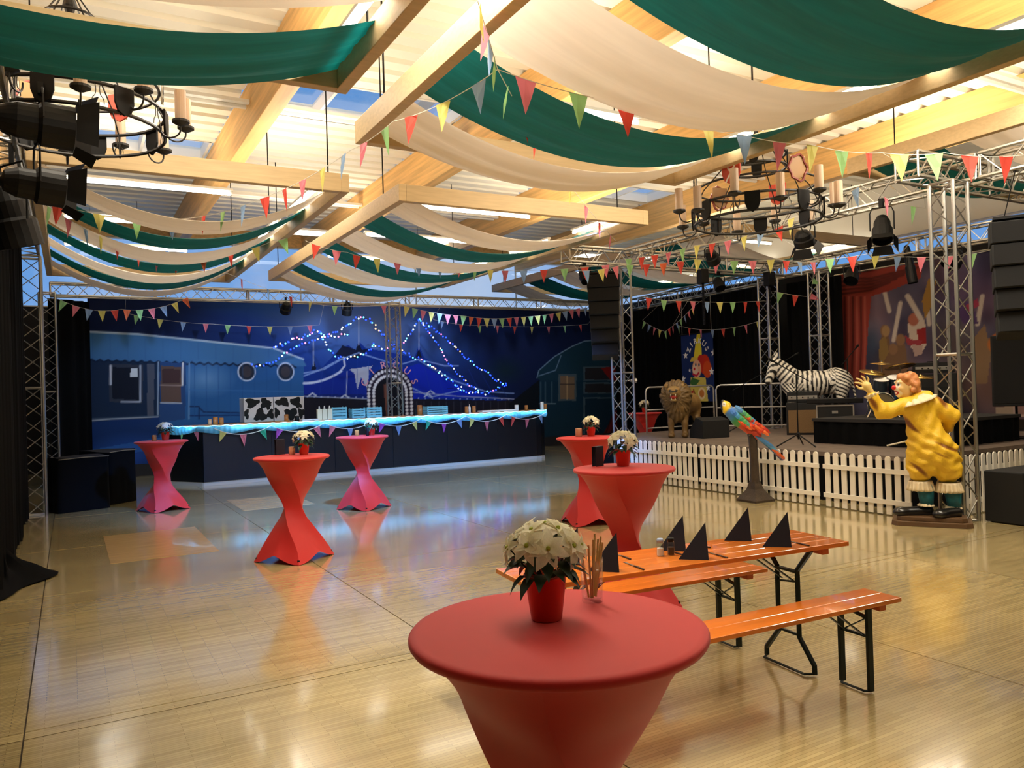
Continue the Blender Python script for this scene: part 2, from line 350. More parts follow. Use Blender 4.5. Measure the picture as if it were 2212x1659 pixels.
# walls
M_wallw=mat('white_wall',(232,228,216),.7); M_walld=mat('dark_wall',(26,24,24),.8); M_frame=mat('window_frame_white',(225,225,225),.4)
def wall(name,boxes,material):
    w=MB()
    for c,d in boxes: w.box(c,d)
    o=w.build(name,material); o['kind']='structure'; return o
cx=(XL+XR)/2; LX=XR-XL
rw=wall('wall_rear',[((cx,YR+.1,2.1),(LX,.2,4.2))],M_walld)
MB().box((cx,YR+.1,6.33),(LX,.2,.45)).build('spruce_fascia',M_glulam,rw)
wall('wall_left',[((XL-.1,(YB+YR)/2,3.3),(.2,YR-YB,6.6))],M_walld)
rwR=wall('wall_right',[((XR+.1,(YB+YR)/2,2.3),(.2,YR-YB,4.6))],M_walld)
MB().box((XR+.1,(YB+YR)/2,5.83),(.2,YR-YB,1.5)).build('wall_panel_strip',M_wallw,rwR)
wall('wall_front',[((cx,YB-.1,3.3),(LX,.2,6.6))],M_walld)
def clerestory(name,a,b,z0,z1,axis,pos,n):
    w=MB()
    for k in range(n+1):
        t=a+(b-a)*k/n
        w.box((t,pos,(z0+z1)/2) if axis=='x' else (pos,t,(z0+z1)/2),(.035,.06,z1-z0) if axis=='x' else (.06,.035,z1-z0))
    for z in (z0+.02,z1-.02): w.box(((a+b)/2,pos,z) if axis=='x' else (pos,(a+b)/2,z),(b-a,.08,.04) if axis=='x' else (.08,b-a,.04))
    o=w.build(name,M_frame); o['kind']='structure'
    for k in range(n):
        t0=a+(b-a)*k/n+.02; t1=a+(b-a)*(k+1)/n-.02
        MB().box(((t0+t1)/2,pos,(z0+z1)/2) if axis=='x' else (pos,(t0+t1)/2,(z0+z1)/2),(t1-t0,.01,z1-z0-.06) if axis=='x' else (.01,t1-t0,z1-z0-.06)).build('window_pane',M_glass,o)
clerestory('window_1',XL,XR,4.2,6.1,'x',YR+.1,6)
clerestory('window_2',YB,YR,4.6,5.08,'y',XR+.1,7)
# timber hanging frames
FR=[('near left',-2.05,2.03,-.5,6.2),('near right',2.5,6.6,.2,7.4),('right side',9.53,13.6,-1.0,7.15),
    ('far left',-.33,3.02,9.2,17.4),('far middle',3.72,7.78,9.35,16.9),('far right',11.7,16.85,11.8,21.8)]
FZ={'right side':4.6,'far right':4.85}
for nm,x0,x1,y0,y1 in FR:
    fz=FZ.get(nm,4.2); e=empty('timber_frame',((x0+x1)/2,(y0+y1)/2,fz),'rectangular spruce frame holding the %s cloth swags'%nm,'timber frame','timber frames under the roof')
    w=.1;h=.22
    for c,d in [((x0+w/2,(y0+y1)/2,fz+h/2),(w,y1-y0,h)),((x1-w/2,(y0+y1)/2,fz+h/2),(w,y1-y0,h)),(((x0+x1)/2,y0+w/2,fz+h/2),(x1-x0-2*w,w,h)),(((x0+x1)/2,y1-w/2,fz+h/2),(x1-x0-2*w,w,h))]:
        MB().box(c,d).build('beam',M_wood,e,world=True,bevel=.006)
    n=max(2,int((y1-y0)/2.6))
    for i in range(n):
        for x in (x0+.05,x1-.05):
            y=y0+.7+(y1-y0-1.4)*i/max(1,n-1); MB().tube((x,y,fz+.22),(x,y,ZC+.1),.009,5).build('hanger_rod',M_blackm,e,world=True)
# cloth swags
def swag(x0,x1,y0,y1,sag,material,label,group,z=4.36,seed=0):
    e=random.Random(seed); ph=e.random()*6; s2=sag*(1+e.uniform(-.05,.08)); sk=e.uniform(-.05,.05)
    X0=x0+.1;X1=x1-.1
    def fn(u,v):
        x=X0+(X1-X0)*u; s=4*u*(1-u); zz=z-s2*s
        g=math.sin(v*PI*5+ph)*.018*(.3+s)+math.sin(v*PI*11+ph*2+u*2)*.006
        y=y0+(y1-y0)*(v*(1-.06*s)+.03*s)+sk*s
        zz+=g-.05*s*math.sin(PI*v)+ (0.0)
        return (x,y,zz)
    o=sheet(fn,36,22).build('cloth_swag',material,smooth=True); origin_fix(o)
    return tag(o,label,'fabric drape',group)
ordn=['first','second','third','fourth','fifth','sixth','seventh','eighth']
def frame_swags(fn_,x0,x1,ylist,sag):
    z=FZ.get(fn_,4.2)+.16
    k={'W':0,'G':0}
    for (y0,y1,c) in ylist:
        k[c]+=1; col='green' if c=='G' else 'off-white'
        swag(x0,x1,y0,y1,sag,M_green if c=='G' else M_cream,'%s cloth swag, %s %s one from the rear, %s timber frame'%(col,ordn[k[c]-1],col.split('-')[-1],fn_),'cloth swags in the timber frames',z=z,seed=hash((fn_,y0))%999 if False else int(y0*37)+len(fn_))
frame_swags('near right',2.5,6.6,[(6.38,7.3,'W'),(5.22,6.16,'G'),(4.05,5.05,'W'),(2.8,3.85,'G'),(1.6,2.6,'W')],.42)
frame_swags('near left',-2.05,2.03,[(5.2,6.12,'G'),(3.9,4.85,'W'),(2.7,3.6,'G')],.40)
frame_swags('right side',9.53,13.6,[(5.95,7.0,'G'),(4.45,5.7,'W'),(3.1,4.15,'G')],.30)
far=lambda a,n:[(a+1.1*i,a+1.1*i+.88,'W' if i%2==0 else 'G') for i in range(n)][::-1]
frame_swags('far left',-.33,3.02,far(9.75,7),.50)
frame_swags('far middle',3.72,7.78,far(9.5,7),.50)
frame_swags('far right',11.7,16.85,[(12.1+1.38*i,13.2+1.38*i,'W' if i%2==0 else 'G') for i in range(7)][::-1],.52)
# tube lights lying above the swags
def tube_light(p,q,label):
    p=Vector(p);q=Vector(q); e=empty('tube_light',(p+q)/2,label,'light fixture','tube lights above the cloth swags')
    d=(q-p).normalized()
    MB().tube(p,q,.022,8).build('lamp_tube',M_tube,e,world=True,smooth=False)
    m=MB(); c=(p+q)/2; L_=(q-p).length; along=abs(d.x)>abs(d.y)
    m.box((c.x,c.y,c.z+.05),(L_+.06,.07,.03) if along else (.07,L_+.06,.03)).box((p.x,p.y,p.z+.02),(.03,.03,.06)).box((q.x,q.y,q.z+.02),(.03,.03,.06))
    m.build('lamp_housing',M_white,e,world=True)
tn=0
PL={'near right':([1.2,3.95,6.25],[(.9,2.4),(2.6,4.1),(4.3,5.8),(5.95,7.3)]),'near left':([2.2,4.98],[(.8,2.3),(2.9,4.4),(4.9,6.1)]),'right side':([2.2,4.35],[(1.4,2.9),(4.0,5.6)]),
    'far left':([10.68,12.9,15.1],[(9.9,11.3),(12,13.4),(14.3,15.7)]),'far middle':([10.43,12.6,14.8],[(9.7,11.1),(11.9,13.3),(14.3,15.7)]),'far right':([13.3,16.1,18.9],[(12.2,14.0),(15,16.8),(18,19.8)])}
for nm,x0,x1,y0,y1 in FR:
    ya,yb=PL[nm]
    for i,y in enumerate(ya):
        xc=(x0+x1)/2-(.4 if nm!='near left' else 0.3)
        tz_=FZ.get(nm,4.2)+.22; tube_light((xc-.95,y,tz_),(xc+.95,y,tz_),'crosswise white tube light between swags, %s from the front, %s timber frame'%(ordn[i],nm))
    for i,(a,b) in enumerate(yb): tube_light((x1-.2,a,FZ.get(nm,4.2)+.2),(x1-.2,b,FZ.get(nm,4.2)+.2),'white tube light along the right-hand beam, %s from the front, %s timber frame'%(ordn[i],nm))
# ceiling pipes and cable trays, panel lights
for i,(y,z) in enumerate([(12.0,6.15),(6.4,6.15),(17.5,6.15),(1.2,6.15)]):
    for b,(x0,x1) in enumerate([(GX[k]+.26,GX[k+1]-.02) for k in range(5)]):
        if y>15 and b not in (2,3): continue
        o=MB().box(((x0+x1)/2,y,z),(x1-x0,.1,.05)).box(((x0+x1)/2,y+.22,z),(x1-x0,.06,.05)).box(((x0+x1)/2,y+.11,z+.03),(x1-x0,.18,.012)).build('cable_tray',M_white)
        origin_fix(o); tag(o,'white cable tray under the roof, %s row from the front, %s bay'%(['third','second','fourth','first'][i],ordn[b]),'cable tray','cable trays under the roof')
M_panel=mat('panel_light_glow',(255,255,255),.5,em=(255,252,240),es=5)
for i,(x,y,nm) in enumerate([(5.6,20.6,'above the rear bar'),(14.6,21.0,'at the far right rear corner'),(1.0,20.5,'at the far left rear corner'),(9.3,20.8,'above the wagon painted on the right')]):
    e=empty('panel_light',(x,y,6.05),'flat rectangular white ceiling light %s'%nm,'light fixture','panel lights at the rear')
    MB().box((x,y,6.05),(1.3,.5,.02)).build('diffuser',M_panel,e,world=True); MB().box((x,y,6.09),(1.36,.56,.05)).build('housing',M_white,e,world=True)
    for s in (-.5,.5): MB().tube((x+s,y,6.1),(x+s,y,ZC),.006,4).build('hanger_rod',M_blackm,e,world=True)

# ---------------------------------------------------------------- trusses
AXES=[]
def truss(name,p,q,label,group,s=.29,seg=.27,rod=.024,lace=.009,faces=4,up=None,material=None):
    """square box truss from p to q: four chords as parts, the lacing joined per face"""
    AXES.append((Vector(p),Vector(q)))
    p=Vector(p);q=Vector(q);d=(q-p);Ln=d.length;d.normalize(); mt=material or M_alu
    if abs(d.z)>.9: a=Vector((1,0,0));b=Vector((0,1,0))
    else: b=Vector((0,0,1)); a=d.cross(b).normalized()
    base=p if p.z<q.z else (p+q)/2
    e=empty(name,base,label,'truss',group)
    h=s/2; C=[(-h,-h),(h,-h),(h,h),(-h,h)]
    for u,v in C: MB().tube(p+a*u+b*v,q+a*u+b*v,rod,7).build('chord',mt,e,world=True,smooth=False)
    n=max(2,int(round(Ln/seg))); st=Ln/n
    for k in range(4):
        A=Vector((0,0,0))+a*C[k][0]+b*C[k][1]; B=a*C[(k+1)%4][0]+b*C[(k+1)%4][1]; m=MB()
        for i in range(n):
            P0=p+d*(st*i); P1=p+d*(st*(i+1)); 
            if i%2==0: m.tube(P0+A,P1+B,lace,4,cap=False)
            else: m.tube(P0+B,P1+A,lace,4,cap=False)
        m.build('lacing',mt,e,world=True)['kind']='stuff'
    ks=[0,Ln]
    k=2.0
    while k<Ln-.8: ks.append(k); k+=2.0
    for t in ks:
        m=MB().poly([p+d*t+a*C[j][0]+b*C[j][1] for j in range(4)],rod*.8,5,closed=True); m.build('end_frame',mt,e,world=True)
    return e
TZ=4.26
truss('truss_tower',(-.5,14.4,0),(-.5,14.4,TZ-.2),'aluminium truss tower at the left edge, standing behind the black side curtain','truss towers',seg=.25)
truss('truss_tower',(-.36,19.0,0),(-.36,19.0,TZ-.2),'slim aluminium truss tower at the left end of the rear truss, behind the black cases','truss towers',seg=.25)
truss('truss_tower',(7.28,19.0,0),(7.28,19.0,TZ-.2),'aluminium truss tower in front of the arched entrance of the painted tent, behind the bar','truss towers',seg=.25)
truss('truss_tower',(9.35,12.15,0),(9.35,12.15,TZ-.2),'aluminium truss tower at the far end of the picket fence, left of the lion','truss towers',seg=.25)
truss('truss_tower',(13.62,12.35,.7),(13.62,12.35,TZ-.2),'aluminium truss tower on the stage behind the zebra head','truss towers',seg=.25)
truss('truss_tower',(14.05,11.35,.7),(14.05,11.35,TZ-.2),'aluminium truss tower on the stage behind the zebra back','truss towers',seg=.25)
truss('truss_tower',(9.27,5.57,0),(9.27,5.57,TZ-.2),'tall aluminium truss tower right behind the yellow clown statue','truss towers',seg=.27)
truss('truss_beam',(-.3,19.0,TZ-.12),(13.9,19.0,TZ-.12),'long horizontal aluminium truss above the bar mural','truss beams',s=.26,seg=.25)
truss('truss_beam',(-.52,1.5,TZ),(-.52,14.6,TZ),'horizontal aluminium truss above the black side curtain at left','truss beams',seg=.25)
truss('truss_beam',(9.7,5.4,TZ),(9.7,12.4,TZ),'horizontal aluminium truss along the stage front above the picket fence','truss beams',seg=.27)
truss('truss_beam',(9.7,1.0,TZ),(9.7,5.35,TZ),'horizontal aluminium truss running toward the viewer from the clown tower','truss beams',seg=.27)
truss('truss_beam',(8.75,5.75,TZ),(13.9,5.75,TZ),'horizontal aluminium truss crossing above the clown tower into the stage','truss beams',seg=.25)
truss('truss_beam',(8.2,12.3,TZ),(13.9,12.3,TZ),'horizontal aluminium truss above the lion, crossing from the tower to the stage rear','truss beams',seg=.25)
truss('truss_beam',(14.05,5.0,TZ-.02),(14.05,12.6,TZ-.02),'horizontal aluminium truss above the circus backdrop painting','truss beams',seg=.25)
truss('truss_beam',(14.3,12.8,TZ-.05),(15.0,18.8,TZ-.05),'horizontal aluminium truss above the black drape beside the banner','truss beams',seg=.25)
# ---------------------------------------------------------------- black curtains
def curtain(pts,z0,z1,label,material=None,amp=.05,pitch=.28,name='stage_curtain'):
    pts=[Vector(p) for p in pts]; Ls=[(b-a).length for a,b in zip(pts[:-1],pts[1:])]; T=sum(Ls); n=int(T/.045)
    def fn(u,v):
        s=u*T; i=0
        while i<len(Ls)-1 and s>Ls[i]: s-=Ls[i]; i+=1
        d=(pts[i+1]-pts[i])/Ls[i]; p=pts[i]+d*s; nn=Vector((-d.y,d.x,0))
        p=p+nn*(amp*math.sin(u*T/pitch*2*PI+1.2*math.sin(u*7)+.4*v)+amp*.3*math.sin(u*T*3.1))
        return (p.x,p.y,z0+(z1-z0)*v)
    o=sheet(fn,n,8).build(name,material or M_black,smooth=True); origin_fix(o); return tag(o,label,'curtain')
curtain([(-.62,8.35,0),(-.66,13.9,0)],.02,4.1,'black floor-length curtain at the left edge of the hall',amp=.07)
curtain([(-.35,19.3,0),(.42,19.85,0)],.02,4.0,'black curtain strip left of the painted blue wagon')
curtain([(-.8,14.6,0),(-1.0,20.2,0)],.02,4.2,'black curtain filling the rear left corner behind the truss towers')
curtain([(14.35,12.65,0),(15.1,19.6,0)],.02,4.02,'black drape behind the lion and the circus banner',amp=.04)
curtain([(14.5,12.6,0),(14.6,11.2,0)],.71,4.0,'black drape strip between the stage towers behind the zebra',amp=.04)
# heap of curtain on the floor
def heap(u,v):
    t=2*PI*u; r=v; a=.55+.25*math.sin(3*t+1)+.1*math.sin(5*t); b=.85+.15*math.sin(2*t)
    x=-.62+.62*a*r*math.cos(t)*.9; y=9.1+1.0*b*r*math.sin(t)
    z=.015+.30*(1-r)**1.3*(1+.25*math.sin(7*t))+.03*math.sin(9*t+r*8)*(1-r)
    return (x,y,max(z,.004))
o=sheet(heap,48,14).build('curtain_heap',M_black,smooth=True); origin_fix(o); tag(o,'black cloth bunched on the floor at the foot of the left curtain','curtain')
# ================================================================ high tables
def cover_mb(th,tw=1.75,nz=34,n=64):
    """stretch cover: wide under the top, twisted waist, four pulled-out corners at the floor"""
    Z=[0,.06,.16,.3,.44,.54,.64,.76,.88,.97,1.03,1.068]; RR=[.42,.385,.325,.235,.155,.125,.145,.205,.262,.300,.335,.372]
    sm=lambda t:t*t*(3-2*t)
    P=[]
    for j in range(nz+1):
        z=1.068*(1-j/nz); r=float(np.interp(z,Z,RR)); a=th+tw*sm(max(0,min(1,(1.0-z)/.92)))
        pw=1.9-.75*sm(max(0,min(1,(1.05-z)/.22)))
        for i in range(n):
            ph=2*PI*i/n; k=r/((abs(math.cos(ph))**pw+abs(math.sin(ph))**pw)**(1/pw)); c=abs(math.cos(2*ph))
            hem=.085*(1-c**1.4)*max(0,1-z/.3)**1.2
            P.append((k*math.cos(ph+a),k*math.sin(ph+a),z+hem+.004))
    F=[(j*n+i,(j+1)*n+i,(j+1)*n+(i+1)%n,j*n+(i+1)%n) for j in range(nz) for i in range(n)]
    return MB().add(P,F)
def high_table(x,y,label,th=0.3,tw=1.75,z0=0,r=.4):
    e=empty('high_table',(x,y,z0),label,'table','high tables under red covers')
    m=MB(); m.lathe([(0,1.1),(r*.94,1.1),(r*.985,1.098),(r,1.091),(r,1.081),(r*.985,1.072),(r*.93,1.066)],64); m.build('tabletop_cover',M_red,e,smooth=True)
    o=cover_mb(th,tw).build('skirt_cover',M_red,e,smooth=True)
    for ed in o.data.edges:
        a_,b_=ed.vertices
        if a_%16==0 and abs(a_-b_)==64: ed.use_edge_sharp=True
    b=MB()
    for k in range(4):
        a=th+tw+k*PI/2; b.lathe([(0.018,0),(.02,.02),(.014,.05)],8,(.385*math.cos(a),.385*math.sin(a),0))
    for k in range(4):
        a=th+tw+k*PI/2; f=MB().lathe([(0.018,0),(.02,.02),(.014,.05)],8,(.385*math.cos(a),.385*math.sin(a),0)); f.build('foot',M_blackm,e)
    return e
high_table(1.13,1.79,'closest red-covered high table, cut off by the lower picture edge',.9,1.6)
high_table(2.07,8.53,'red-covered high table alone in the left middle of the floor',1.25)
high_table(1.26,13.67,'small red-covered high table farthest left, before the painted wagon',1.0)
high_table(3.9,11.62,'red-covered high table before the middle of the bar',1.15)
high_table(5.81,8.34,'red-covered high table half hidden behind a nearer one, by the fence end',.35)
high_table(3.79,4.95,'red-covered high table right behind the orange beer table',.75)
high_table(11.85,14.6,'red-covered high table behind the stage, seen past the truss left of the lion',.4)
# ================================================================ poinsettias
M_bract=mat('cream_bract',(252,248,222),.55,noise=.08,nscale=20,translucent=.4)
M_leaf=mat('dark_poinsettia_leaf',(18,52,24),.5,noise=.25,nscale=30)
M_pot=mat('copper_red_pot',(206,84,62),.32,metal=.3)
M_sleeve=mat('clear_pot_sleeve',(255,240,235),.05,trans=1)
M_bud=mat('yellow_green_bud',(170,180,50),.6)
def leaf_mesh(name,wd,droop,material,fold=.06):
    L_=[(0,0,0),(.3,wd,fold),(.3,0,0),(.3,-wd,fold),(.62,wd*.85,fold-droop*.3),(.62,0,-droop*.35),(.62,-wd*.85,fold-droop*.3),(.82,wd*.4,-droop*.55),(.82,0,-droop*.65),(.82,-wd*.4,-droop*.55),(1,0,-droop)]
    F=[(0,2,1),(0,3,2),(2,5,4,1),(3,6,5,2),(5,8,7,4),(6,9,8,5),(8,10,7),(9,10,8)]
    me=bpy.data.meshes.new(name); me.from_pydata(L_,[],F); me.polygons.foreach_set('use_smooth',[True]*len(F)); me.materials.append(material); return me
LB=leaf_mesh('bract',.27,.32,M_bract); LG=leaf_mesh('leaf',.26,.45,M_leaf)
def leaf_layout(seed,heads=11,spread=1.0):
    r=random.Random(seed); B=[];G=[];U=[]
    for h in range(heads):
        if h==0: a=0;e_=R(88)
        elif h<=4: a=h*PI/2+.4+r.uniform(-.2,.2); e_=R(60+r.uniform(-6,6))
        else: a=(h-4)*2*PI/(heads-5)+r.uniform(-.2,.2); e_=R(26+r.uniform(-14,14))
        d=Vector((math.cos(e_)*math.cos(a),math.cos(e_)*math.sin(a),math.sin(e_))); c=Vector((0,0,.155))+Vector((d.x*.105,d.y*.105,d.z*.085))
        U.append((c,d))
        nb=7
        for k in range(nb):
            for ring,(ln,til) in enumerate(((.058,.15),(.036,.6))):
                if ring==1 and k%2: continue
                t=2*PI*k/nb+r.uniform(-.2,.2)+ring*.4
                q=d.to_track_quat('Z','X').to_matrix().to_4x4()
                M=Matrix.Translation(c)@q@Matrix.Rotation(t,4,'Z')@Matrix.Rotation(-til+r.uniform(-.15,.15),4,'Y')@Matrix.Scale(ln*r.uniform(.85,1.15),4)
                B.append(M)
    for k in range(36):
        a=k*2.39996; z=.085+.075*(k%5)/4; el=r.uniform(-.35,.25)
        M=Matrix.Translation((.02*math.cos(a),.02*math.sin(a),z+.03))@Matrix.Rotation(a,4,'Z')@Matrix.Rotation(-el,4,'Y')@Matrix.Translation((.03,0,0))@Matrix.Scale(r.uniform(.062,.08),4)
        G.append(M)
    return B,G,U
def pot_parts(e,rt=.056,rb=.040,h=.105):
    MB().lathe([(rb*.9,0),(rb,.003),(rt,h),(rt+.003,h+.002),(rt+.003,h+.008),(rt-.003,h+.008),(rt-.006,h-.012),(0,h-.014)],24).build('pot',M_pot,e,smooth=True)
def join_leaves(Ms,src,name,material,e):
    m=MB(); V=[v.co.copy() for v in src.vertices]; Fs=[tuple(p.vertices) for p in src.polygons]
    for M in Ms: m.add([M@v for v in V],Fs)
    o=m.build(name,material,e,smooth=True); return o
# nearest plant: every bract and leaf its own part
pl=empty('potted_poinsettia',(1.14,1.86,1.1),'large cream poinsettia in a copper-red pot on the closest high table','plant','potted poinsettias')
pot_parts(pl,.058,.043,.118)
B,G,U=leaf_layout(3,14)
for M in B: o=inst(LB,'bract',pl); o.matrix_local=Matrix.Translation((0,0,.02))@M
for M in G: o=inst(LG,'leaf',pl); o.matrix_local=Matrix.Translation((0,0,.02))@M
for c,d in U:
    MB().ball(tuple(c+d*.006+Vector((0,0,.02))),.007,6,4).build('bud',M_bud,pl)
st=MB()
for c,d in U: st.poly([(0,0,.1),(c.x*.5,c.y*.5,.14),tuple(c+Vector((0,0,.02)))],.0028,4)
st.build('stem',M_leaf,pl)
PROTO=None
def small_plant(x,y,z,label,seed=1,sc=1.0):
    e=empty('potted_poinsettia',(x,y,z),label,'plant','potted poinsettias'); 
    pot_parts(e,.058,.043,.11); B,G,U=leaf_layout(seed,9)
    o=join_leaves(B,LB,'bract_cluster',M_bract,e); o['kind']='stuff'; o=join_leaves(G,LG,'leaf_cluster',M_leaf,e); o['kind']='stuff'; e.scale=(sc,)*3; return e
small_plant(2.22,8.6,1.1,'cream poinsettia on the high table alone in the left middle',11,1.05)
small_plant(1.33,13.75,1.1,'cream poinsettia on the farthest left high table',12,1.15)
small_plant(4.08,11.7,1.1,'cream poinsettia with much green on the high table before the bar',13,1.0)
small_plant(5.93,8.42,1.1,'cream poinsettia on the half hidden high table by the fence end',14,1.05)
small_plant(3.86,5.05,1.1,'cream poinsettia on the high table behind the beer table',15,1.12)
small_plant(11.83,14.58,1.1,'cream poinsettia on the high table behind the stage',16,1.2)
# glasses, jars, menu blocks
M_amber=mat('amber_tealight_glass',(214,140,70),.15,trans=.4); M_straw=mat('pale_reed',(206,178,112),.6)
def tumbler(x,y,z,label,h=.125,r=.034,straws=6,seed=0,matg=None,grp='glasses and jars on the tables'):
    e=empty('drinking_glass',(x,y,z),label,'glass',grp); q=random.Random(seed)
    MB().lathe([(0,0),(r*.82,0),(r*.86,.004),(r,h),(r*.94,h),(r*.80,.012),(0,.012)],24).build('glass_wall',matg or M_glass,e,smooth=True)
    for k in range(straws):
        a=q.uniform(0,6.28); t=q.uniform(.06,.2); b=(math.cos(a)*r*.3,math.sin(a)*r*.3,.014)
        top=(b[0]+math.cos(a+.3)*(r*.55+.02*t*3),b[1]+math.sin(a+.3)*(r*.55),q.uniform(.17,.205))
        MB().tube(b,top,.0032,6).build('straw',M_straw,e)
    return e
tumbler(1.345,1.93,1.1,'clear tumbler holding pale straws beside the large poinsettia',.13,.036,9,2)
M_jar=mat('jar_glass_warm',(236,190,150),.15,trans=.5)
def jar(x,y,z,label,r=.035,h=.09,matg=None,name='candle_jar',cat='jar',grp='glasses and jars on the tables'):
    e=empty(name,(x,y,z),label,cat,grp)
    MB().lathe([(0,0),(r*.9,0),(r,.006),(r,h*.92),(r*.9,h),(r*.82,h),(r*.88,h*.9),(r*.88,.01),(0,.01)],16).build('jar_wall',matg or M_jar,e,smooth=True)
    MB().lathe([(0,.011),(r*.8,.011),(r*.8,h*.45),(0,h*.45)],14).build('candle_wax',mat('cream_wax',(236,220,180),.6),e)
    return e
M_navy=mat('navy_card',(14,20,40),.6)
def menu_block(x,y,z,label,w=.11,h=.17,rz=.3):
    e=empty('menu_stand',(x,y,z),label,'menu stand',rz=rz)
    m=MB(); 
    for s in (-1,1): m.box((0,s*.018,h/2+.002),(w,.004,h),M=Matrix.Rotation(s*.09,4,'X'))
    MB().box((0,-.02,h/2),(w,.003,h)).build('front_panel',M_navy,e); MB().box((0,.02,h/2),(w,.003,h)).build('rear_panel',M_navy,e); MB().box((0,0,h-.002),(w,.04,.004)).build('top_fold',M_navy,e)
    return e
menu_block(2.02,8.86,1.1,'navy menu stand on the high table alone in the left middle')
jar(2.12,8.72,1.1,'glass candle jar beside the poinsettia, left middle high table')
menu_block(3.72,5.2,1.1,'navy menu stand on the high table behind the beer table',.1,.16)
jar(1.17,13.8,1.1,'amber candle jar on the farthest left high table',matg=M_amber)
jar(3.86,11.75,1.1,'amber candle jar on the high table before the bar',matg=M_amber)
jar(3.98,11.6,1.1,'dark pepper mill jar on the high table before the bar',r=.022,h=.13,matg=M_blackm)
jar(5.79,8.5,1.1,'pale glass candle jar on the half hidden high table',r=.045,h=.11)
# ================================================================ beer table and benches
M_beer=mat('orange_varnished_board',(232,128,44),.18,noise=.12,nscale=2.5,stretch=(1,9,9),coat=.6)
M_bedge=mat('board_edge',(206,104,40),.4,noise=.1)
M_steel=mat('dark_green_steel',(14,34,32),.4,metal=.3)
A_=R(-5.5)
def bar_(m,p,q,w=.028,d=.028):
    p=Vector(p);q=Vector(q); dr=(q-p); L_=dr.length; M=Matrix.Translation((p+q)/2)@dr.to_track_quat('Z','Y').to_matrix().to_4x4(); return m.box((0,0,0),(w,d,L_),M=M)
def trestle_bench(cx,cy,rz,label,L_=2.2,W_=.25,H=.5):
    e=empty('beer_bench',(cx,cy,0),label,'bench','beer benches',rz)
    for s in (-1,1): MB().box((0,s*(W_/4),H-.0125),(L_,W_/2-.001,.025)).build('seat_board',M_beer,e,bevel=.004)
    for s in (-1,1):
        x=s*(L_/2-.24)
        MB().box((x+s*.1,0,H-.042),(.05,W_-.03,.03)).build('batten',M_bedge,e)
        m=MB()
        for t in (-1,1): bar_(m,(x,t*.095,0.01),(x,t*.095,H-.03),.034,.02); 
        bar_(m,(x,-.1,H-.09),(x,.1,H-.05),.02,.014); bar_(m,(x,-.1,H-.19),(x,.1,H-.19),.014,.014)
        m.poly([(x,-.095,.012),(x-s*.03,-.08,.012),(x-s*.03,.08,.012),(x,.095,.012)],.007,5)
        m.build('leg_frame',M_steel,e)
        b=MB()
        for t in (-1,1): bar_(b,(x,t*.06,H-.19),(x-s*.22,t*.06,H-.03),.02,.006)
        bar_(b,(x,-.095,H-.08),(x,.095,H-.2),.018,.006); b.build('folding_brace',M_steel,e)
    return e
def trestle_table(cx,cy,rz,label,L_=2.1,W_=.47,H=.77):
    e=empty('beer_table',(cx,cy,0),label,'table',None,rz)
    for k in range(4): MB().box((0,-W_/2+W_/8+k*W_/4,H-.0135),(L_,W_/4-.001,.027)).build('table_board',M_beer,e,bevel=.004)
    for s in (-1,1):
        x=s*(L_/2-.27)
        MB().box((x+s*.1,0,H-.045),(.05,W_-.04,.035)).build('batten',M_bedge,e)
        m=MB()
        for t in (-1,1):
            m.poly([(x,t*.2,H-.03),(x,t*.085,H-.17),(x,t*.085,.2),(x,t*.2,.06),(x,t*.2,.012)],.017,6)
        bar_(m,(x,-.085,H-.18),(x,.085,H-.18),.03,.014); bar_(m,(x,-.085,.21),(x,.085,.21),.014,.014); bar_(m,(x,-.085,H-.24),(x,.085,H-.26),.012,.01)
        m.poly([(x,-.2,.014),(x-s*.05,-.17,.012),(x-s*.05,.17,.012),(x,.2,.014)],.008,5)
        m.build('leg_frame',M_steel,e)
        b=MB()
        for t in (-1,1): bar_(b,(x,t*.05,H-.24),(x-s*.3,t*.05,H-.03),.022,.006)
        b.build('folding_brace',M_steel,e)
    return e
trestle_table(3.02,3.44,A_,'long orange beer table set with black napkins')
trestle_bench(2.97,2.97,R(-3.0),'orange beer bench on the viewer side of the table')
trestle_bench(2.93,3.93,R(-4.5),'orange beer bench on the far side of the table')
# napkins: folded triangle standing on edge
M_nap=mat('black_paper_napkin',(22,22,36),.8)
def napkin(x,y,label,rz):
    e=empty('folded_napkin',(x,y,.77),label,'napkin','black napkins on the beer table',rz)
    w,h,t=.155,.20,.05
    MB().add([(w/2,-t,0),(-w/2,0,0),(w/2,0,h)],[(0,1,2)]).build('front_wing',M_nap,e,solid=.0012)
    MB().add([(w/2,t,0),(-w/2,0,0),(w/2,0,h)],[(0,2,1)]).build('rear_wing',M_nap,e,solid=.0012)
    return e
NP=[(2.43,3.38,'closest to the straws'),(3.05,3.56,'just behind the salt and pepper shakers'),(2.99,3.31,'right of the shakers, on the near table edge'),
    (3.56,3.54,'at the far table edge, second from the right end'),(3.6,3.27,'closest to the right table end'),(2.36,3.64,'hidden behind the large poinsettia')]
for x,y,l in NP: napkin(x,y,'standing black folded napkin '+l,R(-28))
M_cut=mat('cutlery_steel',(150,140,125),.3,metal=.9); M_cutd=mat('dark_knife_handle',(60,36,20),.5)
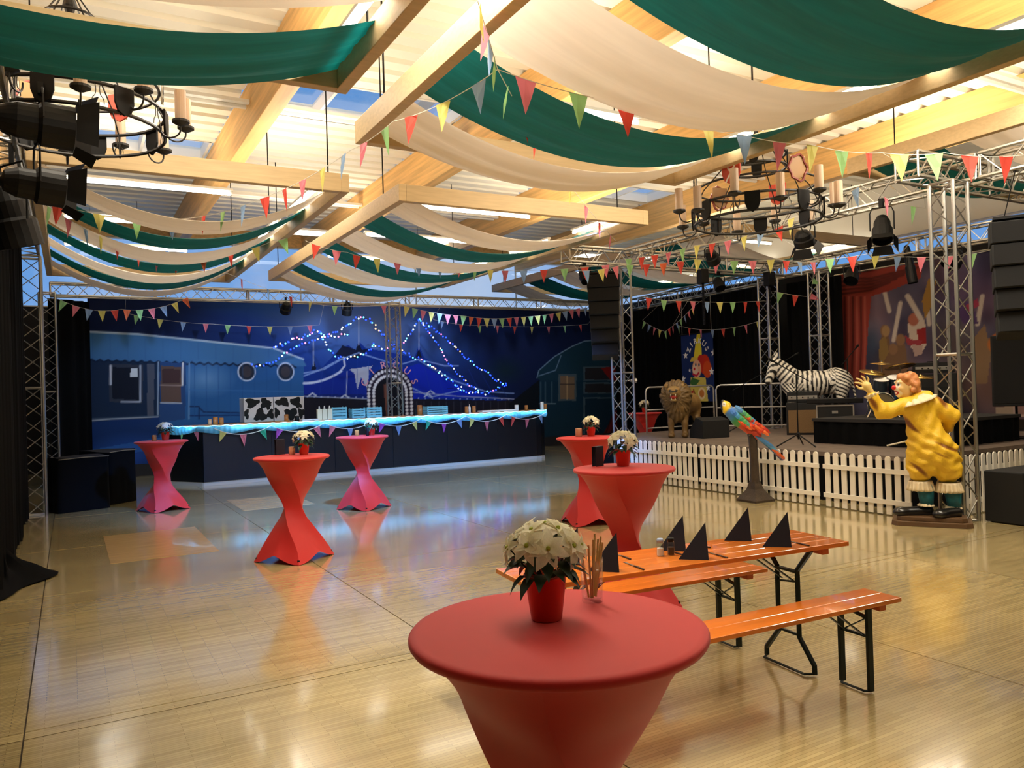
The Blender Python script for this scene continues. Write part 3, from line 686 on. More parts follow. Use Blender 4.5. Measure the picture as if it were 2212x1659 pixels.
for i,(x,y,l) in enumerate([(2.62,3.36,'near the closest napkin'),(2.72,3.6,'at the far edge, left of the shakers'),(3.16,3.3,'on the near edge, right of the middle napkin'),(3.28,3.56,'at the far edge, right of the shakers'),(3.76,3.25,'beside the rightmost napkin'),(3.02,3.5,'at the foot of the shakers')]):
    e=empty('table_knife',(x,y,.77),'slim table knife lying '+l,'cutlery','knives on the beer table',R(-8))
    MB().box((0,-.05,.004),(.011,.10,.006)).build('handle',M_cutd,e); MB().box((0,.055,.003),(.013,.11,.002)).build('blade',M_cut,e)
M_salt=mat('white_salt',(238,235,230),.6); M_pep=mat('dark_pepper',(50,38,30),.7); M_lid1=mat('blue_grey_lid',(150,170,200),.4); 
for x,y,lm,fm,l in [(2.90,3.475,M_lid1,M_salt,'glass salt shaker with pale blue lid on the beer table'),(2.965,3.46,M_blackm,M_pep,'glass pepper shaker with black lid on the beer table')]:
    e=empty('spice_shaker',(x,y,.77),l,'shaker','shakers on the beer table')
    MB().lathe([(0,0),(.021,0),(.022,.004),(.022,.075),(.016,.08),(.0155,.08),(.02,.073),(.02,.004),(0,.004)],16).build('glass_body',M_glass,e,smooth=True)
    MB().lathe([(0,.0045),(.0185,.0045),(.0185,.045),(0,.045)],12).build('filling',fm,e); MB().lathe([(.019,.076),(.0195,.095),(.015,.1),(0,.1)],16).build('lid',lm,e,smooth=True)
# ================================================================ bar
BZ=1.205
M_bar=mat('black_bar_panel',(7,9,13),.4); M_bartop=mat('beech_bar_top',(206,150,96),.4,noise=.1,nscale=3); M_plinth=mat('pale_bar_plinth',(196,186,160),.6)
bare=empty('bar_counter',(6.3,17.2,0),'long black bar counter with a rounded right end before the mural','bar')
path=[(1.75,17.55),(2.3,16.7)]+[(2.3+1.34*k,16.7) for k in range(1,6)]+[(10.1,16.7)]+[(10.1+.42*math.sin(t),17.12-.42*math.cos(t)) for t in (R(20),R(45),R(70),R(90))]+[(10.52,17.6)]
for (a,b) in zip(path[:-1],path[1:]):
    a=Vector((*a,0));b=Vector((*b,0));d=(b-a); L_=d.length; rz=math.atan2(d.y,d.x); c=(a+b)/2
    g=.006 if L_>.6 else 0
    MB().box((c.x,c.y,.62),(L_-g,.03,1.08),rz).build('bar_panel',M_bar,bare,world=True)
    MB().box((c.x,c.y+.03,.04),(L_,.05,.08),rz).build('plinth',M_plinth,bare,world=True)
top=[(x,y-.04) for x,y in path]; top=[(1.72,17.6)]+top[1:-1]+[(10.56,17.6)]
n=len(top); m=MB().add([(x,y,BZ-.05) for x,y in top]+[(x,y,BZ) for x,y in top],[tuple(range(n-1,-1,-1)),tuple(range(n,2*n))]+[(i,(i+1)%n,n+(i+1)%n,n+i) for i in range(n)])
m.build('bar_top',M_bartop,bare,world=True)
MB().box((6.2,17.58,.6),(8.4,.03,1.15)).build('rear_panel',M_bar,bare,world=True)
# gathered cyan valance with light rope
M_val=mat('cyan_satin',(96,190,220),.35,noise=.12,nscale=6,sheen=.3)
M_rope=mat('light_rope_glow',(190,235,255),.5,em=(150,225,255),es=1.6)
cum=[0]
for a,b in zip(path[:-1],path[1:]): cum.append(cum[-1]+math.dist(a,b))
def along(s,off=0):
    s=max(0,min(cum[-1]-1e-4,s)); i=max(k for k in range(len(cum)-1) if cum[k]<=s); t=(s-cum[i])/(cum[i+1]-cum[i]); a=path[i];b=path[i+1]
    d=Vector((b[0]-a[0],b[1]-a[1],0)).normalized(); nrm=Vector((d.y,-d.x,0)); return Vector((a[0]+(b[0]-a[0])*t,a[1]+(b[1]-a[1])*t,0))+nrm*off
TL=cum[-1]
def val(u,v):
    s=u*TL; sc=abs(math.sin(s*PI/1.12+.6)); dz=.10+.07*sc
    p=along(s,.055+.035*math.sin(PI*v)+.012*math.sin(s*62)); return (p.x,p.y,BZ-.005-dz*v)
o=sheet(val,420,5).build('bar_valance',M_val,smooth=True); origin_fix(o); tag(o,'gathered pale blue satin valance along the bar edge','fabric drape')
o=MB().poly([tuple(along(TL*k/300,.075)+Vector((0,0,BZ-.006+.008*math.sin(k*.9)))) for k in range(301)],.009,5).build('light_rope',M_rope,smooth=True); origin_fix(o); tag(o,'glowing icy blue light rope along the top edge of the bar','light rope')
for k in range(7):
    s=.8+k*1.35; p=along(s,.16); area('bar_rope_light',(p.x,p.y,BZ+.03),1.2,.05,4,(.25,.62,1.0),(R(55),0,0))
# things on the bar
M_crate=mat('pale_blue_slats',(120,190,205),.6); M_carton=mat('cream_carton',(224,218,190),.6); M_cow=mat('cow_white',(220,220,225),.7)
def onbar(px_,py_,Y=17.3): p=ay(px_,py_,Y); return p.x
def bar_jar(px_,r,h,label,m_): return jar(onbar(px_,890),17.25,BZ,label,r,h,m_,grp='jars on the bar')
for i,(p_,r,h,l,m_) in enumerate([(452,.04,.12,'rosy glass jar nearest the left end of the bar',M_jar),(464,.05,.16,'amber jar on the bar, second from its left end',M_amber),(477,.045,.14,'dark amber jar on the bar right of two others at its left end',M_amber),
    (617,.045,.15,'amber jar on the bar before the right cow-print crate',M_amber),(640,.05,.11,'dark squat jar on the bar right of the cow-print crates',M_blackm),(905,.06,.24,'tall amber jar on the bar right of the rear truss tower',M_amber),(895,.03,.16,'narrow dark jar just right of the rear truss tower',M_blackm),
    (1006,.045,.16,'amber jar left of the white bottle, right half of the bar',M_amber),(1022,.045,.17,'amber jar right of the white bottle, right half of the bar',M_amber),(1114,.05,.15,'white jar near the right end of the bar',M_salt),
    (1135,.045,.13,'orange jar near the right end of the bar',M_amber),(1169,.045,.20,'pale jar at the very right end of the bar',M_salt),(1176,.045,.14,'orange jar at the very right end of the bar',M_amber)]): bar_jar(p_,r,h,l,m_)
e=empty('squeeze_bottle',(onbar(1014,880),17.3,BZ),'white squeeze bottle between two amber jars on the bar','bottle')
MB().lathe([(0,0),(.03,0),(.032,.13),(.02,.16),(0,.16)],12).build('bottle_body',M_salt,e,smooth=True); MB().lathe([(.012,.158),(.006,.21),(0,.212)],8).build('nozzle',M_salt,e)
# slatted crates, cartons
def crate(x0,x1,h,label,y=17.35,z=BZ):
    e=empty('slatted_crate',((x0+x1)/2,y,z),label,'crate','pale blue slatted crates on the bar'); w=x1-x0
    for sy in (-.13,.13):
        for k in range(4): MB().box((0,sy,h*(k+.5)/4),(w,.012,h/4-.018)).build('slat',M_crate,e)
    for sx in (-1,1):
        for k in range(3): MB().box((sx*(w/2-.006),0,h*(k+.5)/3),(.012,.25,h/3-.02)).build('end_slat',M_crate,e)
    for sx in (-1,1):
        for sy in (-.118,.118): MB().box((sx*(w/2-.02),sy,h/2),(.025,.012,h)).build('corner_post',M_crate,e)
    MB().box((0,0,.006),(w-.03,.24,.01)).build('crate_bottom',M_crate,e); return e
crate(onbar(714,880),onbar(747,880),.27,'pale blue slatted crate right of the cream cartons on the bar')
crate(onbar(758,880),onbar(786,880),.22,'pale blue slatted crate left of the truss, first of the pair')
crate(onbar(790,880),onbar(822,880),.24,'pale blue slatted crate touching the arch, left of the rear truss tower')
crate(onbar(922,880),onbar(966,880),.20,'long pale blue slatted crate right of the tall amber jar',17.4)
for k,(p_,l) in enumerate([(687,'left one'),(698,'middle one'),(709,'right one')]):
    x=onbar(p_,885); e=empty('juice_carton',(x,17.2,BZ),'cream drink carton with spout on the bar, %s of three'%l,'carton','cream cartons on the bar')
    MB().box((0,0,.12),(.105,.09,.24)).build('carton_body',M_carton,e,bevel=.004); MB().lathe([(.02,.24),(.018,.27),(.008,.31),(0,.312)],10).build('spout',M_salt,e,smooth=True)
o=MB().box((0,0,.02),(.95,.28,.04)).build('serving_tray',M_salt,loc=(onbar(1075,885),17.35,BZ),bevel=.01); tag(o,'flat white serving tray near the right end of the bar','tray')
o=MB().box((0,0,.015),(.36,.24,.03)).build('napkin_pile',M_cow,loc=(onbar(665,895),17.2,BZ),bevel=.008); tag(o,'pile of pale napkins right of the cow-print crates','napkins')
# cow print crates
def cowbox(x0,x1,z0,z1,label,seed):
    e=empty('cow_print_box',((x0+x1)/2,18.1,z0),label,'box','cow-print boxes behind the bar'); w=x1-x0;h=z1-z0; q=random.Random(seed)
    MB().box((0,0,h/2),(w,.5,h)).build('box_body',M_cow,e,bevel=.01)
    for k,(cx,cz,rx,rz_) in enumerate([(.28,.80,.22,.2),(.72,.78,.17,.22),(.55,.28,.2,.26),(.9,.3,.12,.2),(.08,.35,.09,.2),(.82,.62,.1,.12)]):
        n=14; P=[]
        for i in range(n):
            t=2*PI*i/n; rr=1+.28*math.sin(3*t+seed+k)+.12*math.sin(5*t+k); P.append((max(-.495*w,min(.495*w,(cx-.5)*w+rx*w*rr*math.cos(t))),max(.01,min(h-.01,cz*h+rz_*h*rr*math.sin(t)))))
        MB().prism(P,.004,Matrix.Translation((0,-.253-k*.0004,0))).build('black_patch',M_blackm,e)
    return e
xa=ay(522,880,18.1).x; xb=ay(586,880,18.1).x; xc=ay(651,880,18.1).x
MB_=MB().box(((xa+xc)/2,18.15,.6),(xc-xa+1.4,.6,1.2)).build('back_counter',M_bar,bevel=.01); origin_fix(MB_); tag(MB_,'low black back counter behind the bar under the cow-print boxes','counter')
cowbox(xa,xb-.01,1.2,1.74,'black and white cow-print box on the left, behind the bar',1)
cowbox(xb+.01,xc,1.2,1.74,'black and white cow-print box on the right, behind the bar',4)
# ================================================================ rear mural (flat print on fabric)
MY=20.12
mp_=Paint(.4,15.2,.28,4.12,.02,(10,24,62)); mp_.map=lambda x,y:(lambda p:(p.x,p.z))(ay(x,y,MY))
p=mp_
g=np.clip((p.X-.4)/14,0,1); p.C[...]=np.stack([8+20*np.exp(-((g-.42)/.25)**2),22+44*np.exp(-((g-.42)/.25)**2),56+92*np.exp(-((g-.42)/.25)**2)],-1)
for c,rx,rz,col,a in [((820,710),2.6,1.3,(104,136,180),.95),((670,690),1.6,.8,(90,124,176),.8),((960,760),1.3,.7,(60,100,160),.5),((560,660),1.8,.4,(30,80,150),.5),((1080,700),1.8,.6,(12,40,100),.5)]: p.ell(c,rx,rz,col,a,soft=min(rx,rz)*.9)
# left wagon
p.poly([(180,716),(300,722),(590,752),(655,776),(662,792),(180,778)],(62,112,158)); p.line([(180,716),(300,722),(590,752),(655,776)],.05,(168,190,206))
p.poly([(180,780),(656,792),(656,906),(180,1000)],(40,92,146)); p.poly([(180,778),(345,782),(345,945),(180,975)],(26,44,70))
p.line([(180,776)]+[(180+9*k,776+(5 if k%2 else 0)+k*.25) for k in range(52)],.04,(18,34,60))
p.ell((445,818),.75,.5,(130,170,205),.55,soft=.45)
p.poly([(236,786),(310,788),(308,872),(236,868)],(50,58,72)); p.poly([(242,793),(303,795),(301,864),(242,861)],(20,26,40)); p.line([(239,790),(239,830)],.05,(190,196,204)); p.line([(303,790),(303,868),(262,868)],.04,(170,178,190)); p.poly([(283,796),(298,796),(298,814),(281,814)],(214,222,224))
p.poly([(318,786),(334,786),(332,900),(318,902)],(78,84,98)); p.poly([(345,782),(402,784),(400,905),(345,914)],(40,72,120))
p.poly([(348,790),(392,793),(391,870),(347,870)],(96,76,68)); p.poly([(351,796),(389,798),(389,828),(350,827)],(70,50,50)); p.line([(347,832),(391,833)],.03,(150,130,120)); p.line([(395,784),(394,832)],.04,(214,216,214)); p.line([(347,870),(392,871)],.03,(180,190,200)); p.line([(342,782),(341,905)],.03,(150,170,190)); p.line([(409,784),(408,905)],.03,(110,150,190))
p.line([(180,910),(240,905),(340,900)],.035,(160,170,180)); p.poly([(180,912),(345,902),(345,945),(180,975)],(22,52,104)); p.ell((280,985),1.1,.6,(44,92,186),.7,soft=.5)  # last soft ellipse paints the blue spots' pool of light into the print
for c in ((533,803),(617,803)): p.ell(c,.22,.24,(190,206,222)); p.ell(c,.185,.2,(36,44,58)); p.ell(c,.12,.14,(66,62,66))
p.line([(411,878),(428,878),(440,890),(520,892)],.03,(24,44,84)); p.line([(411,898),(640,896)],.03,(24,50,100)); p.line([(430,879),(430,905)],.03,(24,44,84))
for k in range(9): p.line([(420+26*k,790),(420+26*k,900)],.02,(34,80,132),.6)
for k in range(12): p.line([(200+38*k,722+3.2*k),(200+38*k,776)],.02,(52,98,142),.5)
p.line([(410,842),(655,846)],.03,(56,110,168),.6); p.line([(180,905),(345,898)],.02,(70,90,110))
# tent
p.poly([(656,812),(690,800),(735,752),(752,745),(768,757),(775,738),(790,752),(850,762),(895,772),(905,745),(916,772),(960,800),(1050,850),(1120,872),(656,872)],(12,48,132))
p.poly([(860,800),(905,785),(1000,838),(1060,858),(880,862)],(10,38,168)); p.poly([(656,850),(860,850),(860,860),(656,862)],(12,34,110)); p.poly([(656,830),(750,800),(800,800),(800,852),(656,852)],(12,40,140))
p.poly([(724,766),(740,746),(775,757),(800,752),(770,775)],(16,26,56)); p.poly([(768,757),(775,738),(782,757)],(14,22,44)); p.poly([(898,772),(905,752),(912,772)],(14,22,44)); p.poly([(672,800),(678,778),(684,798)],(14,22,44))
for a,b in (((775,682),(775,745)),((905,688),(905,755)),((677,735),(677,790))): p.line([a,b],.03,(150,165,190))
for pts in ([(657,806),(700,798),(740,775),(775,762)],[(775,762),(850,786),(862,786)],[(870,786),(905,776),(960,790),(990,790)],[(905,778),(980,822),(1050,846),(1110,850)],[(875,830),(930,858),(1000,842)],[(657,812),(690,800),(742,772)]): p.line(pts,.035,(132,160,206))
p.poly([(754,798),(805,790),(798,800),(793,840),(780,815),(772,842),(765,806)],(176,180,190)); p.line([(750,802),(748,856)],.02,(190,200,214)); p.line([(742,772),(745,790),(735,802)],.05,(200,206,216))
for k in range(22): 
    t=k/21; p.ell((657+80*t,828-26*t*t),.035,.035,(200,214,235))
p.poly([(656,858),(1120,866),(1120,905),(656,905)],(26,24,34)); p.line([(656,856),(800,862),(860,862)],.03,(150,160,180)); p.line([(878,846),(990,856),(1110,862)],.03,(150,160,190))
for k in range(14): p.line([(900+16*k,868),(900+16*k,900)],.03,(48,50,60))
for x,y in ((675,853),(745,857),(925,855),(930,848)): p.line([(x-8,y+2),(x,y-4),(x+8,y+2)],.04,(190,200,214))
for k in range(16): p.line([(700+24*k,772+2*k),(690+27*k,856)],.018,(34,66,150),.5)
for k in range(30): p.ell((664+15*k,857+.2*k),.022,.022,(180,196,226),.8)
# arch
A0=ay(843,852,MY); ra=.56
p.ell((843,846),.66,.66,(40,30,44)); p.poly([(795,850),(893,850),(893,906),(795,906)],(40,30,44)); p.ell((842,850),.40,.42,(16,14,20)); p.poly([(812,850),(874,850),(874,906),(812,906)],(16,14,20)); p.poly([(828,830),(836,832),(842,900),(834,900)],(96,56,44)); p.line([(833,830),(838,900)],.05,(120,80,60),.6)
for k in range(19):
    t=PI*k/18
    for rr in (.47,.61): 
        X_=A0.x+rr*math.cos(t); Z_=A0.z+.04+rr*math.sin(t); d=np.hypot(p.X-X_,p.Z-Z_); p.blend((.045-d)/.02+.5,(226,224,218))
for k in range(6):
    for s in (-1,1):
        for rr in (.47,.61): X_=A0.x+s*rr; Z_=A0.z-.04-.10*k; d=np.hypot(p.X-X_,p.Z-Z_); p.blend((.045-d)/.02+.5,(226,224,218))
# right: dark park and wagon
p.poly([(1100,872),(1165,820),(1165,1010),(1100,1010)],(8,16,24)); p.ell((1090,800),.8,.5,(16,44,40),.7,soft=.5)
p.poly([(1160,816),(1164,800),(1198,770),(1236,748),(1262,737),(1400,728),(1400,826),(1172,826)],(20,52,66)); p.line([(1160,816),(1164,800),(1198,770),(1236,748),(1262,737),(1340,730)],.035,(110,136,156)); p.line([(1164,812),(1200,800),(1212,768)],.03,(110,136,156))
p.poly([(1165,822),(1400,822),(1400,986),(1165,986)],(14,46,64)); 
for x in (1168,1178,1192): p.line([(x,826),(x,870)],.05,(54,80,96))
p.poly([(1206,808),(1245,808),(1245,866),(1206,866)],(70,86,92)); p.poly([(1210,813),(1241,813),(1241,862),(1210,862)],(120,98,74)); p.line([(1225,813),(1225,862)],.04,(170,140,100)); p.line([(1210,830),(1241,830)],.03,(60,50,44))
for y0,y1 in ((792,822),(826,850),(858,940)): p.poly([(1260,y0),(1332,y0),(1332,y1),(1260,y1)],(64,84,94)); p.poly([(1264,y0+3),(1330,y0+3),(1330,y1-2),(1264,y1-2)],(36,36,40) if y0<855 else (12,40,58))
p.line([(1165,872),(1200,872)],.03,(120,140,150)); p.poly([(1165,960),(1400,950),(1400,1000),(1165,1000)],(8,12,18))
p.poly([(1298,795),(1400,780),(1400,830),(1320,822)],(120,22,20)); p.poly([(1400,820),(1345,860),(1290,962),(1400,990)],(92,18,22)); 
for k in range(5): p.line([(1400-14*k,840),(1340-10*k,960)],.05,(54,12,16))
mural=empty('printed_backdrop',(7.8,MY,.28),'long blue night-circus backdrop with painted wagons and tent behind the bar','mural')
o=mp_.build('printed_sheet',lambda x,z:(x-7.8,0,z-.28),mural)
M_lett=mat('pink_letters',(214,150,160),.6)
def arc_text(txt,c,r,size,a0,a1,material,par,name='painted_letter',axis='y',flip=1,ext=.004):
    n=len(txt)
    for i,ch in enumerate(txt):
        a=a0+(a1-a0)*i/(n-1) if n>1 else a0
        cu=bpy.data.curves.new(name,'FONT'); cu.body=ch; cu.size=size; cu.align_x='CENTER'; cu.align_y='CENTER'; cu.extrude=ext; cu.offset=size*.012; cu.resolution_u=3
        o=bpy.data.objects.new('t',cu); COL.objects.link(o); dg=bpy.context.evaluated_depsgraph_get(); me=bpy.data.meshes.new_from_object(o.evaluated_get(dg)); bpy.data.objects.remove(o)
        me.materials.clear(); me.materials.append(material)
        q=bpy.data.objects.new(name,me); COL.objects.link(q); q.parent=par
        L0=Matrix.Translation((c[0]+r*math.cos(a),0,c[1]+r*math.sin(a)))@Matrix.Rotation(-(a-PI/2),4,'Y')@Matrix.Rotation(PI/2,4,'X')
        q.matrix_local=L0
arc_text('CIRCUS',(A0.x-7.8,A0.z+.05-.28),.76,.27,R(158),R(22),M_lett,mural)
for c in mural.children:
    if c.name.startswith('painted_letter'): c.location.y=-.012
MB().box((7.8,MY+.03,.14),(14.8,.06,.28)).build('lower_board',mat('dark_board',(14,16,24),.6),mural,world=True)
MB().tube((.4,MY,4.13),(15.2,MY,4.13),.02,8).build('hanging_pipe',M_alu,mural,world=True)
# ================================================================ stage
SZ=.7
M_deckt=mat('worn_stage_deck',(112,98,88),.6,noise=.18,nscale=6,rnd=.08)
stg=empty('stage_platform',(13,10,0),'low stage platform with grey-brown deck boards and black skirt','stage')
for i in range(4):
    for j in range(4):
        x0=9.5+i*1.8;y0=6.35+j*1.85
        MB().box((x0+.9,y0+.925,SZ-.03),(1.79,1.84,.06)).build('stage_deck',M_deckt,stg,world=True)
for c,d in (((9.52,10.05,.32),(.03,7.4,.64)),((13.1,6.37,.32),(7.2,.03,.64)),((13.1,13.73,.32),(7.2,.03,.64)),((16.68,10.05,.32),(.03,7.4,.64))): MB().box(c,d).build('stage_skirt',M_black,stg,world=True)
for x in (9.7,11.4,13.2,15,16.5):
    for y in (6.6,9,11.4,13.5): MB().tube((x,y,0),(x,y,SZ-.06),.024,6).build('stage_leg',M_alu,stg,world=True)
rz_=empty('drum_riser',(11.9,7.85,SZ),'black draped drum riser on the stage behind the fence','riser')
MB().box((11.9,7.85,SZ+.385),(2.3,2.1,.05)).build('riser_top',mat('dark_carpet',(36,34,34),.9),rz_,world=True)
m=sheet(lambda u,v:(lambda s:(lambda p:(p[0]+.02*math.sin(s*22)*p[2],p[1]+.02*math.sin(s*22)*p[3],SZ+.36*v+.005))(
    (10.78,8.88-s,-1,0) if s<2.06 else ((10.78+(s-2.06),6.82,0,-1) if s<4.3 else ((13.02,6.82+(s-4.3),1,0) if s<6.36 else (13.02-(s-6.36),8.88,0,1)))))(u*8.6),260,2)
m.build('riser_skirt',M_black,rz_,world=True,smooth=True)
# picket fences
M_pick=mat('white_picket_paint',(238,232,218),.5,noise=.05,nscale=3)
def picket_me():
    w=.038; n=6; P=[(-w,0),(w,0),(w,.70)]+[(w*math.cos(PI*k/n),.70+w*1.0*math.sin(PI*k/n)) for k in range(1,n)]+[(-w,.70)]
    m=MB().prism(P,.018).mesh('picket'); m.materials.append(M_pick); return m
PM=picket_me()
def fence(p,q,label):
    p=Vector((*p,0));q=Vector((*q,0));d=(q-p);L_=d.length;d.normalize();nn=Vector((-d.y,d.x,0)); n=int(round(L_/.129)); rz=math.atan2(d.y,d.x)
    e=empty('picket_fence',(p+q)/2,label,'fence','white picket fence sections')
    for k in range(n):
        c=p+d*(L_*(k+.5)/n)-e.location; inst(PM,'picket',e,(c.x,c.y,0.015),(0,0,rz))
    for z in (.17,.56): MB().box((0,0,z),(L_-.01,.018,.06),rz).build('rail',M_pick,e,loc=tuple(nn*-.018))
    return e
YS=[11.95,10.15,7.46,5.95]
fence((9.0,11.95),(9.0,9.75),'white picket fence section farthest away, beginning behind the red tables')
fence((9.0,9.72),(9.0,7.34),'white picket fence section behind the parrot stand')
fence((9.0,7.28),(9.0,5.98),'white picket fence section left of the clown statue')
fence((12.6,5.72),(11.05,5.72),'white picket fence section at the right picture edge above the black block')
fence((11.02,5.72),(9.62,5.72),'white picket fence section right behind the clown tower')
# guard rails on stage
M_chrome=mat('pale_rail_metal',(214,214,212),.3,metal=.7)
def guard(p,q,label,h=1.0):
    p=Vector((*p,SZ));q=Vector((*q,SZ)); e=empty('guard_rail',(p+q)/2,label,'railing','guard rails on the stage'); z=Vector((0,0,1)); d=(q-p).normalized()
    MB().poly([p,p+z*(h-.1),p+z*(h-.03)+d*.03,p+z*h+d*.1,q+z*h-d*.1,q+z*(h-.03)-d*.03,q+z*(h-.1),q],.019,7).build('rail_hoop',M_chrome,e,world=True,smooth=True)
    MB().tube(p+z*.5,q+z*.5,.014,6).build('middle_rail',M_chrome,e,world=True); MB().tube(p+z*.1,q+z*.1,.014,6).build('lower_rail',M_chrome,e,world=True)
guard((11.0,13.5),(13.0,13.5),'pale tubular guard rail behind the lion'); guard((12.45,12.85),(13.5,11.75),'pale tubular guard rail between parrot and zebra')
# ---------------------------------------------------------------- lion
def azm(x): return YAW+math.atan((x-1106)/FPX)
M_paint=mat('painted_statue',(128,128,128),.5,vcol=True,bump=.25,bscale=60)
M_paintg=mat('painted_statue_satin',(128,128,128),.38,vcol=True,coat=.15)
lion=empty('lion_statue',(10.45,11.85,SZ),'brown lion statue with open mouth standing on the stage','statue',rz=-azm(1465))
def f_lion(P):
    d=cone(P,(.02,.05,.66),(.26,.72,.66),.21,.19)
    d=smin(d,ellip(P,(.02,.02,.60),(.21,.22,.26)),.08)
    d=smin(d,ellip(P,(.26,.78,.62),(.19,.22,.22)),.08)
    for u in (-.13,.13):
        d=smin(d,cone(P,(u,.0,.55),(u-.01,-.03,.28),.09,.062),.05); d=smin(d,cone(P,(u-.01,-.03,.28),(u-.01,-.04,.06),.06,.052),.03)
        d=smin(d,ellip(P,(u-.01,-.09,.045),(.07,.11,.05)),.03)
    for u in (.14,.36):
        d=smin(d,cone(P,(u,.80,.58),(u,.70,.34),.12,.07),.05); d=smin(d,cone(P,(u,.70,.34),(u+.02,.86,.20),.065,.045),.03); d=smin(d,cone(P,(u+.02,.86,.2),(u+.01,.80,.05),.045,.045),.03)
        d=smin(d,ellip(P,(u,.76,.04),(.06,.1,.045)),.03)
    d=smin(d,cone(P,(.28,.98,.74),(.42,1.08,.35),.04,.03),.03); d=smin(d,ellip(P,(.43,1.08,.28),(.05,.05,.1)),.03)
    return np.maximum(d,-P[...,2])
tanc=np.array([128,98,52.]); dk=np.array([92,68,34.])
def c_lion(V): 
    t=np.clip(V[:,2]/1.0,0,1)[:,None]; n=.5+.5*np.sin(V[:,0:1]*31+V[:,2:3]*17)*np.sin(V[:,1:2]*23); return tanc*(.85+.25*t)+n*14-8
sculpt('body',f_lion,(-.4,-.4,-.03),(.62,1.3,1.2),.022,M_paint,lion,c_lion)
def f_mane(P):
    th=np.arctan2(P[...,2]-.80,P[...,0]+.04); rr=np.hypot(P[...,2]-.8,P[...,0]+.04)
    fold=.009*np.sin(th*19+4*np.sin(P[...,1]*11+P[...,2]*7))+.012*np.sin(th*11+rr*38)*np.sin(P[...,1]*21+th*4)+.006*np.sin(th*37+rr*25)
    d=ellip(P,(-.03,-.03,.80),(.31,.20,.34)); d=smin(d,ellip(P,(-.01,-.02,.52),(.2,.16,.24)),.1); d=smin(d,ellip(P,(0,.14,.82),(.26,.2,.28)),.08)
    return d+fold*np.clip(rr/.25,0,1)
sculpt('mane',f_mane,(-.45,-.35,.2),(.4,.45,1.25),.02,M_paint,lion,lambda V:np.array([104,80,42.])+(np.sin(np.arctan2(V[:,2]-.8,V[:,0]+.04)*29+V[:,1]*30)*16)[:,None])
def f_head(P):
    q=P-np.array([-.07,-.2,.86]); d=ellip(P,(-.07,-.18,.89),(.145,.14,.13))
    d=smin(d,ellip(P,(-.08,-.31,.885),(.085,.09,.055)),.04); d=smin(d,ellip(P,(-.08,-.27,.735),(.07,.08,.035)),.04)
    for u in (-.15,.0): d=smin(d,ellip(P,(u,-.27,.95),(.045,.03,.025)),.03)
    for u in (-.21,.09): d=smin(d,ellip(P,(u,-.13,1.02),(.05,.03,.05)),.02)
    return d
def c_head(V):
    c=np.repeat(np.array([[150,120,70.]]),len(V),0); m=(V[:,1]<-.37)&(V[:,2]>.89); c[m]=(24,18,14)
    for u in (-.135,-.015): m=np.hypot(V[:,0]-u,V[:,2]-.925)<.026; c[m&(V[:,1]<-.2)]=(30,20,8)
    return c
sculpt('head',f_head,(-.35,-.5,.6),(.2,.1,1.15),.013,M_paint,lion,c_head)
MB().ball((-.08,-.26,.805),(.066,.09,.055),12,8).build('mouth',mat('red_mouth',(186,40,34),.4),lion,smooth=True)['label']='red open mouth'
fm=mat('ivory_teeth',(236,226,196),.4)
for u in (-.125,-.035): MB().tube((u,-.365,.862),(u,-.37,.805),.012,6,r2=.002).build('fang',fm,lion)
for u in (-.115,-.045): MB().tube((u,-.325,.752),(u,-.33,.80),.010,6,r2=.002).build('fang',fm,lion)
# ---------------------------------------------------------------- zebra
zeb=empty('zebra_statue',(13.0,10.75,SZ),'striped zebra statue standing behind the amplifiers on stage','statue',rz=-azm(1765)+R(10))
def f_zeb(P):
    d=ellip(P,(.02,0,.98),(.42,.24,.27)); d=smin(d,ellip(P,(-.34,0,1.0),(.24,.21,.28)),.1); d=smin(d,ellip(P,(.48,0,1.02),(.30,.24,.27)),.1)
    d=smin(d,cone(P,(-.42,0,1.12),(-.66,-.02,1.36),.185,.13),.09)
    d=smin(d,cone(P,(-.68,-.02,1.40),(-.80,-.04,1.12),.125,.082),.05); d=smin(d,ellip(P,(-.825,-.04,1.05),(.075,.075,.075)),.03)
    for s in (-1,1): d=smin(d,ellip(P,(-.66,-.02+s*.085,1.57),(.032,.024,.085)),.015)
    # mane crest
    d=smin(d,np.maximum(cone(P,(-.36,0,1.30),(-.70,-.02,1.52),.045,.045),np.abs(P[...,1]+.01)-.022),.02)
    for u,w in ((-.40,-.11),(-.34,.11)):
        d=smin(d,cone(P,(u,w,.85),(u-.02,w,.45),.10,.05),.05); d=smin(d,cone(P,(u-.02,w,.45),(u,w,.06),.045,.034),.03); d=smin(d,ellip(P,(u-.01,w,.035),(.05,.045,.04)),.02)
    for u,w in ((.56,-.12),(.62,.12)):
        d=smin(d,cone(P,(u,w,.9),(u-.03,w,.62),.15,.075),.05); d=smin(d,cone(P,(u-.03,w,.62),(u+.06,w,.42),.065,.045),.03); d=smin(d,cone(P,(u+.06,w,.42),(u+.03,w,.06),.04,.033),.03); d=smin(d,ellip(P,(u+.02,w,.035),(.05,.045,.04)),.02)
    d=smin(d,cone(P,(.76,0,1.08),(.84,0,.62),.03,.02),.02)
    return np.maximum(d,-P[...,2])
